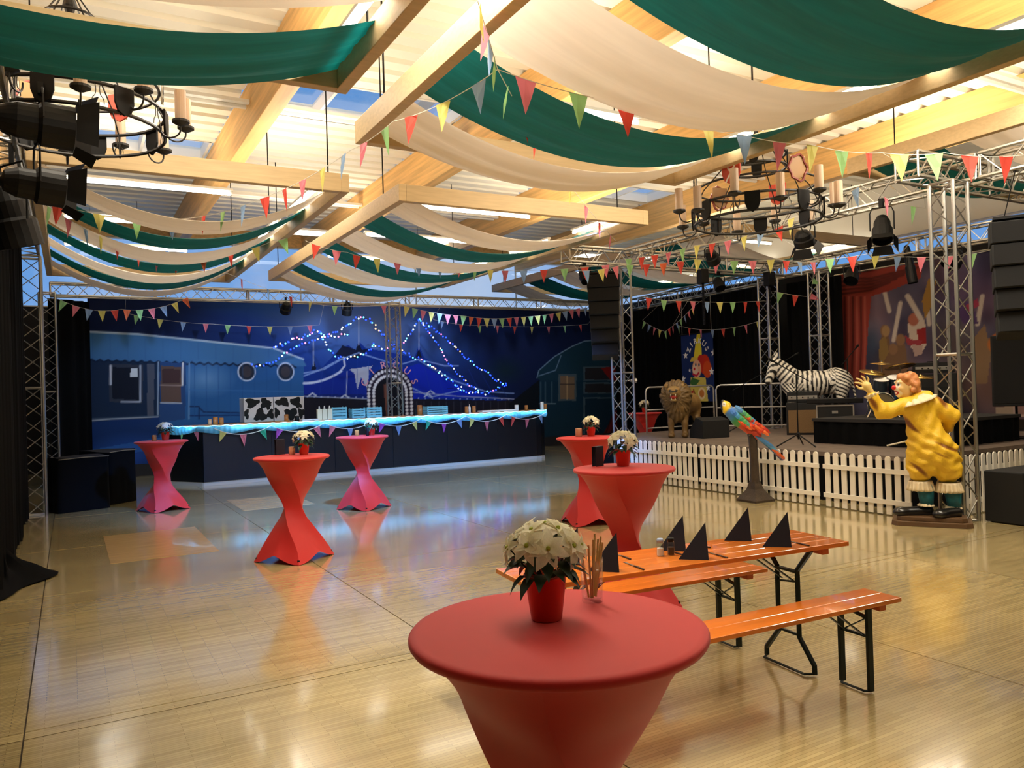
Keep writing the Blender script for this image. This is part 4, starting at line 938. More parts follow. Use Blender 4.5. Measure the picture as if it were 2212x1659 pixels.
def c_zeb(V):
    x,y,z=V[:,0],V[:,1],V[:,2]; n=len(V)
    body=(x+.25*np.abs(z-1.0)*np.sign(x-.05)*.6)/.092
    t=((x+.42)*(-.30)+(z-1.12)*.26)/.157; neck=t*4.6+.3*np.sin(y*9)
    head=((x+.72)*-.14+(z-1.4)*-.30)/.33*9+np.abs(y+.03)*14
    rump=(z*1.15+.55*(x-.45)-.2*np.abs(y))/.085
    leg=z/.065
    ph=body.copy(); 
    w=np.clip((x-.28)/.15,0,1); ph=ph*(1-w)+rump*w
    chest=((1.05-z)+1.3*np.abs(x+.36))/.085; w=(x<-.18)&(z<1.0+.0*x); ph=np.where(w,chest,ph)
    m=(t>-.08)&(x<-.3)&(z>=1.0); ph[m]=neck[m]; m=(x<-.66)&(z<1.45)&(z<1.55+(x+.66)); ph[m]=head[m]; m=z<.62; ph[m]=leg[m]
    s=np.sin(ph*2*PI); k=np.clip((s+.28)*5,0,1)[:,None]; c=np.array([226,220,206.])*k+np.array([16,15,15.])*(1-k)
    m=(x<-.80)&(z<1.05); c[m]=(22,20,20); c[z<.08]=(24,22,20)
    m=(np.hypot(x+.74,z-1.36)<.024)&(np.abs(y+.03)>.06); c[m]=(8,8,8)
    return c
sculpt('body',f_zeb,(-1.02,-.4,-.03),(.95,.4,1.72),.0165,M_paintg,zeb,c_zeb)
# ---------------------------------------------------------------- parrot on a stand
par=empty('parrot_statue',(8.71,8.26,0),'colourful parrot statue on a dark flared pedestal before the fence','statue',rz=-azm(1622))
M_ped=mat('dark_bronze_pedestal',(58,46,34),.5,noise=.25,nscale=14,bump=.3)
m=MB(); prof=[(.27,.0),(.27,.03),(.20,.09),(.12,.18),(.075,.30)]
m.lathe(prof,4); m.build('pedestal_foot',M_ped,par); MB().poly([(0,0,.28),(.0,0,.6),(-.01,0,.9),(-.02,0,1.06)],[.068,.06,.062,.08],8).build('pedestal_column',M_ped,par)
def PXP(x,y,w=0): return ((x-1625)*.0069,w,(1075-y)*.0069)
def f_par(P):
    d=cone(P,PXP(1573,880),PXP(1598,900),.075,.115); d=smin(d,cone(P,PXP(1598,900),PXP(1632,935),.115,.07),.04); d=smin(d,ellip(P,PXP(1571,872),(.075,.065,.075)),.03)
    d=smin(d,cone(P,PXP(1565,862),PXP(1561,876),.03,.012),.012)
    return d
def c_par(V):
    t=((V[:,0]-PXP(1570,870)[0])*.75+(PXP(1570,870)[2]-V[:,2])*.66); st=[(-.2,(40,40,40)),(-.07,(40,40,40)),(-.05,(236,200,40)),(.06,(240,200,40)),(.09,(70,120,200)),(.19,(60,140,190)),(.25,(60,150,90)),(.33,(90,160,80)),(.36,(214,70,30)),(.9,(196,50,30))]
    ts=[s[0] for s in st]; c=np.stack([np.interp(t,ts,[s[1][k] for s in st]) for k in range(3)],-1)
    m=(np.hypot(V[:,0]-PXP(1567,868)[0],V[:,2]-PXP(1567,868)[2])<.03); c[m]=(228,224,214); m=(np.hypot(V[:,0]-PXP(1567,868)[0],V[:,2]-PXP(1567,868)[2])<.011); c[m]=(10,10,10)
    m=V[:,0]<PXP(1564,0)[0]; c[m]=(34,32,32)
    return c
sculpt('body',f_par,(-.65,-.2,.75),(.3,.2,1.65),.0125,M_paintg,par,c_par)
def feather(p,q,w,col,name='feather',wv=0,bend=.02):
    p=Vector(p);q=Vector(q);d=q-p;L_=d.length;X=d.normalized();Y=X.cross(Vector((0,1,0))).normalized() ; Nn=X.cross(Y); 
    pts=[]
    for t,ww in ((0,.35),(.25,.9),(.6,1),(.85,.75),(1,.05)): 
        c=p+d*t+Nn*bend*math.sin(PI*t); pts+= [c+Y*w*ww,c+Nn*w*.22*ww,c-Y*w*ww,c-Nn*w*.22*ww]
    F=[]
    for i in range(4):
        for k in range(4): F.append((i*4+k,i*4+(k+1)%4,(i+1)*4+(k+1)%4,(i+1)*4+k))
    F+=[(3,2,1,0),(16,17,18,19)]
    return MB().add(pts,F).build(name,mat('feather_'+name+str(col),col,.45,noise=.1,nscale=20),par,smooth=False)
q=random.Random(4)
for side in (-1,1):
    for k in range(5): feather(PXP(1582+6*k,878+5*k,side*.09),PXP(1592+7*k,893+7*k,side*.125),.035,[(60,120,200),(70,150,200),(60,160,110),(90,170,90),(70,150,120)][k],'covert_feather')
    for k in range(5): feather(PXP(1590+7*k,872+6*k,side*.08),PXP(1606+7*k,886+7*k,side*.12),.032,[(90,150,210),(80,160,120),(100,180,90),(90,170,110),(70,150,200)][k],'covert_feather')
    for k in range(9): feather(PXP(1592+5.5*k,896+2.6*k,side*.10),PXP(1612+5.6*k,917+1.9*k+4*math.sin(k),side*.12),.026,[(224,86,36),(206,56,30),(232,110,50)][k%3],'wing_feather')
    for k in range(6): feather(PXP(1603+6*k,890+4*k,side*.095),PXP(1628+6.2*k,905+5*k,side*.115),.024,[(226,92,40),(198,48,30)][k%2],'wing_feather')
    for k in range(5): feather(PXP(1606+3*k,908+3*k,side*.07),PXP(1620+5*k,932+1.5*k,side*.08),.026,(188,60,40),'thigh_feather')
for k in range(7): feather(PXP(1624+2*k,932+k,(k-3)*.02),PXP(1668+5*k,962+7*k,(k-3)*.012),.028,[(70,130,190),(90,160,200),(60,120,180)][k%3],'tail_feather')
for k in range(3): feather(PXP(1655+3*k,958+5*k,(k-1)*.02),PXP(1690+3*k,988+3*k,(k-1)*.01),.022,[(200,90,40),(110,150,190),(206,70,36)][k],'tail_feather')
for s in (-1,1): MB().poly([PXP(1619,926,s*.04),PXP(1620,932,s*.05),PXP(1616,935,s*.06)],.014,5).build('foot',mat('grey_claw',(90,84,76),.6),par)
# ---------------------------------------------------------------- clown statue
CS=.00544
def C_(x,y,w=0): return ((x-2010)*CS,w,(1138-y)*CS)
clo=empty('clown_statue',(8.86,5.68-.02,0),'painted clown statue in a yellow romper waving one arm','statue',rz=-azm(2010))
M_base=mat('brown_statue_base',(92,66,40),.5,noise=.15,nscale=6)
def octo(w,d,c): return [(-w+c,-d),(w-c,-d),(w,-d+c),(w,d-c),(w-c,d),(-w+c,d),(-w,d-c),(-w,-d+c)]
def slab(poly,z0,z1,name,mt,sc=1):
    n=len(poly); MB().add([(x,y,z0) for x,y in poly]+[(x*sc,y*sc,z1) for x,y in poly],[tuple(range(n-1,-1,-1)),tuple(range(n,2*n))]+[(i,(i+1)%n,n+(i+1)%n,n+i) for i in range(n)]).build(name,mt,clo,bevel=.006)
slab(octo(.425,.27,.07),0,.055,'base_step',M_base,.98); slab(octo(.37,.22,.06),.055,.105,'base_step',M_base,.98)
def folds(P): return .007*np.sin(P[...,2]*58+P[...,0]*14+2*np.sin(P[...,0]*17+P[...,1]*12))*np.clip((1.3-P[...,2])*2,0,1)+.009*np.sin(P[...,0]*26+P[...,2]*30+3*np.sin(P[...,2]*7))*np.clip((1.45-P[...,2])*2,0,1)+.007*np.sin(P[...,0]*41-P[...,2]*22+P[...,1]*9)
def f_cos(P):
    d=cone(P,C_(1988,884,-.02),C_(2006,950,0),.155,.20); d=smin(d,ellip(P,C_(1986,878,-.02),(.17,.17,.13)),.06)
    d=smin(d,ellip(P,C_(2015,985,0),(.275,.235,.27)),.10)
    d=smin(d,ellip(P,C_(1992,1012,-.02),(.15,.16,.20)),.05); d=smin(d,ellip(P,C_(2044,1014,.02),(.155,.165,.20)),.05)
    d=smin(d,cone(P,C_(1968,880,-.10),C_(1922,892,-.22),.10,.088),.04); d=smin(d,cone(P,C_(1922,892,-.22),C_(1903,857,-.26),.085,.066),.03)
    d=smin(d,cone(P,C_(2004,868,.02),C_(2052,903,.10),.115,.10),.05); d=smin(d,cone(P,C_(2052,903,.10),C_(2046,932,.24),.095,.07),.03)
    d=np.maximum(d,C_(0,1046)[2]-P[...,2])
    return d+folds(P)*.9
def c_cos(V):
    f=np.sin(V[:,0]*26+V[:,2]*30+3*np.sin(V[:,2]*7)); g=np.sin(V[:,0]*9+3)*np.sin(V[:,2]*11+1)
    k=np.clip((f*.9+g*.7-.95)*2.2,0,1)[:,None]; return np.array([234,188,40.])*(1-k)+np.array([134,78,16.])*k
sculpt('romper',f_cos,(-.75,-.45,.45),(.45,.45,1.72),.0125,M_paint,clo,c_cos,'yellow romper with brown painted folds')
# head, hands: one skin mesh each joined with neck
FD=Vector((-.88,-.47,0)); SD=Vector((.47,-.88,0))   # face direction and its side
HC=Vector(C_(1969,838,-.04))
def HP(f,s,u): p=HC+FD*f+SD*s+Vector((0,0,u)); return tuple(p)
FM=np.array([[FD.x,SD.x,0],[FD.y,SD.y,0],[0,0,1.]])
def f_face(P):
    d=ellip(P,HP(.01,0,0),(.115,.10,.145),FM); d=smin(d,ellip(P,HP(.05,0,-.07),(.075,.07,.065),FM),.04)
    for s in (-1,1): d=smin(d,ellip(P,HP(.085,s*.05,-.025),(.032,.034,.03),FM),.02); d=smin(d,ellip(P,HP(-.01,s*.105,-.005),(.022,.012,.032),FM),.01); d=smin(d,ellip(P,HP(.1,s*.04,.055),(.02,.035,.012),FM),.015)
    d=smin(d,cone(P,HP(.10,0,.02),HP(.125,0,-.01),.016,.024),.015)
    d=smin(d,cone(P,HP(-.01,0,-.08),C_(1984,876,-.02),.065,.085),.04)
    return d
def c_face(V):
    q=(V-np.array(HC)); f=q@np.array(FD); s=q@np.array(SD); u=q[:,2]; c=np.repeat(np.array([[226,186,120.]]),len(V),0)
    w=(f>.04)&(np.hypot(s/1.2,(u+.065))<.062); c[w]=(238,226,200)
    w=(f>.03)&(np.hypot(s/1.5,(u+.072)/.75)<.034); c[w]=(176,30,24)
    w=(f>.03)&(np.hypot(s/1.35,(u+.070)/.4)<.024); c[w]=(244,240,230)
    for sg in (-1,1):
        w=(f>.04)&(np.hypot(s-sg*.042,(u-.028)/1.4)<.028); c[w]=(240,232,212); w=(f>.04)&(np.hypot(s-sg*.042,(u-.024))<.013); c[w]=(20,30,40)
        w=(f>.03)&(np.abs(u-.078-.02*np.cos((s-sg*.045)*40))<.006)&(np.abs(s-sg*.045)<.032); c[w]=(110,60,20)
    return c
sculpt('head',f_face,(-.55,-.35,1.28),(.05,.25,1.85),.0085,M_paintg,clo,c_face)
MB().ball(HP(.145,0,-.008),.028,12,8).build('nose',mat('red_nose',(206,36,40),.3),clo,smooth=True)['label']='round red nose'
def f_hair(P):
    d=ellip(P,HP(-.03,0,.055),(.125,.122,.115),FM); d=smin(d,ellip(P,HP(-.08,0,-.01),(.07,.115,.10),FM),.03)
    for a,b,c,r in ((.06,.0,.12,.045),(.03,.07,.10,.05),(.02,-.075,.1,.05),(-.06,.1,.02,.055),(-.06,-.1,.02,.055),(-.1,.05,-.05,.05),(-.1,-.05,-.05,.05),(-.09,.0,.12,.05),(-.03,.05,.14,.045),(-.12,0,.04,.05),(-.03,.115,-.04,.035),(-.03,-.115,-.04,.035)): d=smin(d,ellip(P,HP(a,b,c),(r,r,r),FM),.015)
    d=np.maximum(d,-ellip(P,HP(.10,0,-.03),(.105,.10,.115),FM))
    return d
sculpt('hair',f_hair,(-.5,-.35,1.45),(.05,.3,1.98),.0095,M_paint,clo,lambda V:np.array([198,128,72.])+(np.sin(V[:,0]*70)*np.sin(V[:,2]*60)*24)[:,None],'orange-brown wavy hair')
def ring_ruffle(c,rx,ry,h,n,amp,name,mt,flare=1.25,tilt=None,sag=0):
    M=Matrix.Translation(c)@(tilt or Matrix.Identity(4)); P=[];N_=160
    for j in range(5):
        v=j/4
        for i in range(N_):
            t=2*PI*i/N_; a=amp*v*math.sin(n*t); k=1+(flare-1)*v
            P.append(M@Vector(((rx*k+a)*math.cos(t),(ry*k+a)*math.sin(t),-h*v+sag*math.cos(t)-amp*.25*v*math.cos(n*t*1.0+1))))
    F=[(j*N_+i,(j+1)*N_+i,(j+1)*N_+(i+1)%N_,j*N_+(i+1)%N_) for j in range(4) for i in range(N_)]
    o=MB().add(P,F).build(name,mt,clo,smooth=True,solid=.004); return o
M_ruf=mat('cream_ruffle',(232,214,176),.6,noise=.08,nscale=20)
ring_ruffle(C_(1982,858,-.03),.115,.115,.075,15,.014,'collar',M_ruf,2.05,Matrix.Rotation(R(-16),4,'Y')@Matrix.Rotation(R(8),4,'X'))
ring_ruffle(C_(1991,1044,-.02),.125,.13,.115,17,.016,'leg_ruffle',M_ruf,1.16); ring_ruffle(C_(2045,1047,.02),.125,.135,.115,17,.016,'leg_ruffle',M_ruf,1.16)
ring_ruffle(C_(1905,861,-.26),.055,.055,.05,10,.010,'cuff',M_ruf,1.5,Matrix.Rotation(R(160),4,'Y')); 
M_sock=mat('teal_sock',(16,96,110),.6,noise=.35,nscale=18)
for (x0,y0,x1,y1,w) in ((2000,1050,2000,1096,-.03),(2052,1052,2052,1101,.02)):
    MB().poly([C_(x0-2,y0,w),C_(x0,y0+14,w),C_(x1+1,y1-16,w),C_(x1+2,y1,w)],[.088,.094,.082,.072],14).build('sock',M_sock,clo,smooth=True)
    ring_ruffle(C_(x1,y1-3,w),.07,.07,.03,11,.008,'sock_frill',M_ruf,1.3)
M_shoe=mat('black_shoe',(20,17,16),.3,coat=.3)
for k,(hx,hy,tx,w) in enumerate(((2004,1108,1950,-.10),(2058,1112,2026,-.12))):
    a=np.array(C_(hx,hy,w+.09));b=np.array(C_(tx,hy+2,w-.02 if k==0 else w-.05)); a[2]=.15;b[2]=.14
    sculpt('shoe',lambda P,a=a,b=b:np.maximum(smin(cone(P,a,b,.062,.062),ellip(P,b,(.085,.075,.05)),.03),.106-P[...,2]),(-.55,-.4,.09),(.45,.2,.3),.011,M_shoe,clo)
M_skin=mat('cream_painted_skin',(228,196,120),.45)
def f_hand(P):
    w=np.array(C_(1903,852,-.26)); pc=np.array(C_(1893,834,-.28)); d=cone(P,w,pc,.036,.045); d=smin(d,ellip(P,pc,(.05,.028,.052)),.02)
    for k,(dx,dy,l1,l2) in enumerate(((-17,-8,.045,.04),(-12,-14,.05,.045),(-4,-17,.048,.042),(4,-15,.04,.035))):
        b=np.array(C_(1893+dx*.38,834+dy*.38,-.28)); dr=np.array([dx,0,-dy],float); dr/=np.linalg.norm(dr); m1=b+dr*l1*1.25; bend=np.array([-.55,-.35,-.25]); d2=dr+bend; d2/=np.linalg.norm(d2); e1=m1+d2*l2
        d=smin(d,cone(P,b,m1,.0145,.0125),.006); d=smin(d,cone(P,m1,e1,.0125,.0095),.004)
    b=pc+np.array([-.03,-.01,-.03]); d=smin(d,cone(P,b,b+np.array([-.05,-.03,.005]),.016,.0135),.008); d=smin(d,cone(P,b+np.array([-.05,-.03,.005]),b+np.array([-.075,-.04,.035]),.013,.010),.004)
    return d
sculpt('raised_hand',f_hand,(-.85,-.42,1.45),(-.5,-.15,1.85),.006,M_skin,clo)
def f_hand2(P):
    w=np.array(C_(2046,930,.24)); pc=np.array(C_(2038,944,.27)); d=cone(P,w,pc,.038,.042)
    for k in range(4):
        b=pc+np.array([-.02,0,-.03+.0]) +np.array([.0,-.03+.02*k,0]); d=smin(d,cone(P,b,b+np.array([-.05,0,-.02]),.013,.012),.006); d=smin(d,cone(P,b+np.array([-.05,0,-.02]),b+np.array([-.055,.0,.02]),.012,.010),.004)
    b=pc+np.array([-.01,-.04,.02]); d=smin(d,cone(P,b,b+np.array([-.06,-.01,.01]),.014,.011),.006); return d
sculpt('rear_hand',f_hand2,(.0,.12,.9),(.32,.42,1.25),.0075,M_skin,clo)
o=MB().tube((0,0,0),tuple(Vector(C_(2036,944,.27))-Vector(C_(1924,973,.30))),.010,8).build('white_cane',M_white); 
o.location=clo.matrix_basis@Vector(C_(1924,973,.30)) if False else Matrix.Translation(clo.location)@Matrix.Rotation(clo.rotation_euler.z,4,'Z')@Vector(C_(1924,973,.30)); o.rotation_euler=(0,0,clo.rotation_euler.z)
tag(o,'white cane held behind the back of the clown statue','cane')
# ================================================================ band gear
M_grille=mat('brown_amp_grille',(112,86,52),.8,noise=.15,nscale=80); M_silver=mat('silver_panel',(190,188,180),.3,metal=.7); M_tolex=mat('black_tolex',(8,8,9),.75)
def amp(x,y,rz,label,w=.62,h=.62,z=SZ,grille=None):
    e=empty('guitar_amplifier',(x,y,z),label,'amplifier','amplifiers on the stage',rz)
    MB().box((0,0,h/2),(w,.3,h)).build('cabinet',M_tolex,e,bevel=.012); MB().box((0,-.155,h*.42),(w-.08,.012,h*.7)).build('grille_cloth',grille or M_grille,e)
    MB().box((0,0,h+.11),(w*.92,.26,.2)).build('head_box',M_tolex,e,bevel=.01); MB().box((0,-.135,h+.10),(w*.84,.012,.07)).build('control_panel',M_silver,e)
    for k in range(5): MB().tube((-.2+.1*k,-.14,h+.10),(-.2+.1*k,-.16,h+.10),.014,8).build('knob',M_blackm,e)
    MB().box((0,0,h+.225),(.2,.02,.02)).build('handle',M_blackm,e); return e
amp(12.35,10.42,-azm(1742),'brown-fronted guitar amplifier with a silver head, under the zebra')
amp(14.3,9.0,-azm(2000)+.1,'tall black speaker cabinet behind the head of the clown',.75,1.1,grille=mat('black_grille',(7,7,8),.9))
e=empty('flight_case_rack',(12.1,9.5,SZ),'keyboard rack of silver-edged flight cases below the zebra belly','flight case',rz=-azm(1805))
for k,(z0,h) in enumerate(((.05,.26),(.33,.26))):
    MB().box((0,0,z0+h/2),(.62,.42,h)).build('case_body',M_tolex,e,bevel=.008)
    for zz in (z0+.012,z0+h-.012): MB().box((0,-.212,zz),(.63,.012,.024)).build('metal_edge',M_silver,e)
    for s in (-1,1): MB().box((s*.305,-.212,z0+h/2),(.024,.012,h)).build('metal_edge',M_silver,e)
    MB().box((0,-.215,z0+h/2),(.1,.01,.05)).build('latch',M_silver,e)
MB().box((0,0,.66),(.95,.34,.09)).build('keyboard',M_blackm,e,bevel=.01)
for s in (-1,1):
    for t in (-1,1): MB().ball((s*.25,t*.15,.026),.025,8,6).build('castor',M_blackm,e)
# drum kit
M_shell=mat('clear_drum_head',(120,110,84),.3,noise=.2,nscale=6); M_hoop=mat('chrome_hoop',(214,212,206),.2,metal=.9); M_cym=mat('brass_cymbal',(196,158,84),.25,metal=.9); M_dsh=mat('dark_drum_shell',(26,40,52),.3,coat=.4)
RZT=SZ+.41
kit=empty('drum_kit',(11.75,8.1,RZT),'drum kit with clear bass drum head and brass cymbals on the riser','drum kit',rz=-azm(1880)+.15)
def KU(x,y,w=0): return ((x-1882)*.00795,w,(890-y)*.00795+.03)
Mx=lambda c,rx=PI/2,rz=0:Matrix.Translation(c)@Matrix.Rotation(rz,4,'Z')@Matrix.Rotation(rx,4,'X')
c=KU(1857,867,-.1)
MB().lathe([(.17,-.17),(.18,-.17),(.18,.17),(.17,.17)],28,M=Mx(c)).build('bass_drum_shell',M_dsh,kit,smooth=False); MB().lathe([(0,.172),(.165,.172),(.165,.176),(0,.176)],28,M=Mx(c)).build('bass_drum_head',M_shell,kit)
for s in (.18,-.17): MB().poly([tuple(Mx(c)@Vector((.18*math.cos(2*PI*k/28),.18*math.sin(2*PI*k/28),s))) for k in range(28)],.012,5,closed=True).build('bass_drum_hoop',M_hoop,kit)
for s in (-1,1): MB().tube((c[0]+s*.15,c[1]-.1,c[2]-.06),(c[0]+s*.24,c[1]-.2,.0),.012,6).build('bass_drum_spur',M_hoop,kit)
def drum(cx,cy,w,r,h,tilt,name='tom_drum',mt=None):
    c=KU(cx,cy,w); M=Matrix.Translation(c)@Matrix.Rotation(tilt,4,'X')
    a=MB().lathe([(r*.97,0),(r,0),(r,h),(r*.97,h)],22,M=M).build(name,mt or M_dsh,kit); b=MB().lathe([(0,h),(r*.96,h),(r*.96,h+.005),(0,h+.005)],22,M=M).build('drum_skin',M_salt,a)
    MB().poly([tuple(M@Vector((r*1.02*math.cos(2*PI*k/22),r*1.02*math.sin(2*PI*k/22),h))) for k in range(22)],.008,5,closed=True).build('drum_hoop',M_hoop,a)
    return c
drum(1862,838,0,.13,.18,.3); drum(1888,836,.0,.14,.19,.3); drum(1908,870,.25,.19,.34,0,'floor_tom'); drum(1925,862,-.1,.16,.15,.1,'snare_drum',mat('red_drum_shell',(170,30,30),.3,coat=.4))
for cx,cy,w,r,t in ((1846,800,.1,.2,.25),(1902,790,.2,.24,-.2),(1938,812,.1,.22,.15),(1870,782,.35,.18,.1)):
    c=KU(cx,cy,w); M=Matrix.Translation(c)@Matrix.Rotation(t,4,'X')@Matrix.Rotation(t*.6,4,'Y')
    e=MB().tube((c[0],c[1],0.02),(c[0],c[1],c[2]+.04),.010,6).build('cymbal_stand',M_hoop,kit)
    MB().lathe([(0,.02),(.03,.018),(.035,.006),(r*.6,0),(r,-.012),(r,-.014),(.03,0),(0,.014)],26,M=M).build('cymbal',M_cym,e,smooth=True)
    for k in range(3): MB().tube((c[0],c[1],.25),(c[0]+.2*math.cos(k*2.1),c[1]+.2*math.sin(k*2.1),.01),.008,5).build('tripod_leg',M_hoop,e)
MB().lathe([(0,0),(.02,0),(.02,.42),(.15,.43),(.15,.5),(0,.51)],16,KU(1890,890,.6)[:2]+(.0,)).build('drum_stool',M_tolex,kit)
for cx,cy,w in ((1955,845,.3),(1940,800,.25)):
    MB().box(KU(cx,cy,w),(.34,.22,.02),M=None).build('percussion_pad',M_tolex,kit)
# microphone stands
def mic(x,y,h,boom,label,z=SZ,baz=0):
    e=empty('microphone_stand',(x,y,z),label,'microphone stand','microphone stands on the stage')
    MB().tube((0,0,.12),(0,0,h),.011,6).build('pole',M_blackm,e)
    for k in range(3): a=k*2.094+.5; MB().tube((0,0,.2),(.34*math.cos(a),.34*math.sin(a),.012),.011,5).build('tripod_leg',M_blackm,e)
    MB().lathe([(.02,.15),(.028,.17),(.028,.21),(.02,.23)],8).build('hub',M_blackm,e)
    d=Vector((math.cos(baz),math.sin(baz),.55)).normalized(); p=Vector((0,0,h)); q_=p+d*boom
    MB().tube(p-d*.25,q_,.008,6).build('boom_arm',M_blackm,e); MB().poly([q_,q_+d*.05,q_+d*.12,q_+d*.17],[.012,.014,.024,.02],8).build('microphone',M_blackm,e)
    return e
mic(10.0,8.55,1.15,.35,'black microphone stand in front of the drum riser',baz=2.8)
mic(12.3,11.9,1.0,1.1,'black microphone stand with a long boom above the parrot',baz=-.9)
mic(13.4,10.2,1.45,.4,'black microphone stand behind the zebra back',baz=.2)
# monitors and black blocks
def wedge(x,y,z,rz,label,w=.6):
    e=empty('stage_monitor',(x,y,z),label,'speaker','wedge monitors on the stage',rz)
    m=MB().prism([(-.22,0),(.24,0),(.24,.14),(.02,.40),(-.22,.34)],w,Matrix.Rotation(PI/2,4,'Z')@Matrix.Identity(4)); m.build('cabinet',M_tolex,e,bevel=.012)
    MB().box((0,0,0),(w-.06,.30,.012),M=Matrix.Translation((0,.14,.275))@Matrix.Rotation(R(-50),4,'X')).build('grille',M_blackm,e); return e
wedge(10.75,11.3,SZ,-azm(1540)+.6,'black wedge monitor right of the lion')
wedge(12.4,8.98+.35,SZ,1.2,'black wedge monitor beside the drum riser') if False else None
e=empty('subwoofer_block',(9.93,5.14,0),'black bass speaker block at the right edge below the fence','speaker')
MB().box((0,0,.31),(1.0,.44,.6)).build('cabinet',M_tolex,e,bevel=.015); 
for s in (-1,1): MB().box((s*.35,0,.005),(.1,.4,.012)).build('skid',M_blackm,e)
MB().box((0,-.224,.30),(.92,.01,.5)).build('grille',mat('black_grille',(7,7,8),.9),e)
# flown loudspeaker columns
def pa(x,y,z0,z1,w,d,n,rz,label,curve=.012):
    e=empty('hanging_speaker_column',(x,y,z0),label,'speaker','hanging loudspeaker columns',rz); h=(z1-z0)/n
    for k in range(n):
        z=(k+.5)*h; off=curve*(n-1-k)**2; M=Matrix.Translation((0,off,z))@Matrix.Rotation(-.045*(n-1-k),4,'X')
        sc_=1-.035*(n-1-k) 
        MB().box((0,0,0),(w*sc_,d*.8,h*.94),M=M).build('speaker_cabinet',M_tolex,e,bevel=.012); MB().box((0,-d*.41,0),(w*sc_*.92,.012,h*.86),M=M).build('grille',mat('black_grille',(7,7,8),.9),e)
    MB().box((0,0,n*h+.03),(w*.9,d*.8,.03)).build('fly_frame',M_blackm,e)
    for s in (-1,1): MB().tube((s*w*.3,0,n*h),(s*w*.1,0,TZ-.14-z0),.006,5).build('sling',M_blackm,e)
    return e
pa(8.95,12.15,2.3,3.88,.62,.55,6,-azm(1295),'black flown speaker column left of the lion tower')
pa(9.72,4.95,2.18,3.52,.72,.55,5,-azm(2160)+.05,'big black flown speaker column at the upper right edge',.006)
e=empty('side_fill_speaker',(13.4,7.05,SZ),'black loudspeaker box on a pole at the right rear of the stage','speaker',rz=-azm(2150))
MB().box((0,0,1.1),(.66,.5,1.15)).build('cabinet',M_tolex,e,bevel=.015); MB().box((0,-.256,1.1),(.6,.01,1.05)).build('grille',mat('black_grille',(7,7,8),.9),e); MB().tube((0,0,0.02),(0,0,.55),.02,8).build('pole',M_blackm,e); MB().box((0,0,.012),(.5,.5,.024)).build('foot_plate',M_blackm,e)
# black cases at left
def case_(x,y,w,d,h,rz,label,seed):
    e=empty('covered_case',(x,y,0),label,'case','black covered cases at the left',rz); q=random.Random(seed)
    def fn(u,v):
        t=u*2*PI; r=1/max(abs(math.cos(t)),abs(math.sin(t))); r=min(r,1.32)
        X_=w/2*math.cos(t)*r;Y_=d/2*math.sin(t)*r; k=1.0+.03*(1-v)+.012*math.sin(13*t+seed)*(1-v)
        return (X_*k,Y_*k,.004+v*h+.015*math.sin(2*t+seed)*v)
    sheet(fn,96,6).build('cloth_cover',M_black,e,smooth=True)
    def tp(u,v):
        t=u*2*PI; r=min(1/max(abs(math.cos(t)),abs(math.sin(t))),1.32)*v; return (w/2*math.cos(t)*r,d/2*math.sin(t)*r,.004+h+.015*math.sin(2*t+seed)*v+.03*(1-v))
    sheet(tp,96,4).build('cover_top',mat('black_felt',(24,24,24),.95),e,smooth=True)
    MB().poly([(-w/2*.98,-d/2*1.01,h*.99),(0,-d/2*1.02,h*1.005),(w/2*.98,-d/2*1.01,h*.995)],.008,5).build('cover_seam',mat('grey_seam',(120,112,90),.8),e)
    return e
case_(.08,14.72,.78,.6,.86,R(20),'black cloth-covered case left of the other, beside the truss tower',1); case_(.55,15.35,.6,.7,.9,R(42),'black cloth-covered case nearer the painted wagon',3)
# ================================================================ banner and circus backdrop
BX=14.42
bp=Paint(-16.6,-14.4,1.1,3.3,.014,(24,46,104)); bp.map=lambda x,y:(lambda p:(-p.y,p.z))(ax(x,y,BX)); p=bp
p.poly([(1506,716),(1512,716),(1517,775),(1498,775)],(226,214,60)); p.poly([(1494,772),(1519,772),(1520,780),(1490,782)],(214,190,80))
p.ell((1522,787),.20,.26,(198,52,30)); p.ell((1528,798),.16,.22,(206,80,36)); p.ell((1514,776),.12,.12,(190,50,40))
p.ell((1505,797),.17,.24,(226,178,150)); p.ell((1502,800),.10,.15,(236,210,190)); p.line([(1497,808),(1504,812),(1509,806)],.05,(200,30,60)); p.ell((1500,797),.035,.035,(210,30,40)); p.ell((1503,788),.025,.04,(30,60,110)); p.ell((1510,788),.025,.04,(30,60,110))
p.poly([(1492,815),(1524,815),(1530,868),(1490,868)],(206,192,96)); p.poly([(1495,815),(1512,822),(1500,836),(1490,828)],(60,110,60)); p.line([(1498,842),(1504,860)],.05,(150,90,50)); p.ell((1516,850),.14,.16,(232,214,170)); p.ell((1516,850),.09,.10,(190,120,60)); p.poly([(1487,848),(1497,843),(1500,866),(1487,866)],(190,60,50))
def star(x,y,r,c=(232,236,244)):
    cx,cz=p.P([(x,y)])[0]; pts=[(cx+(r if k%2==0 else r*.42)*math.cos(PI/2+k*PI/5),cz+(r if k%2==0 else r*.42)*math.sin(PI/2+k*PI/5)) for k in range(10)]
    mp0=p.map; p.map=None; p.poly(pts,c); p.map=mp0
for x,y,r in ((1481,768,.10),(1541,762,.10),(1537,802,.11),(1476,819,.10),(1530,838,.09),(1490,800,.06),(1480,838,.07)): star(x,y,r)
cA=ax(1470,718,BX); cB=ax(1545,868,BX); yc=-(cA.y+cB.y)/2; wB=cA.y-cB.y
bn_=empty('circus_banner',(BX,(cA.y+cB.y)/2,1.28),'blue banner with a clown and white stars reading ZIRKUS, behind the lion','banner',rz=0)
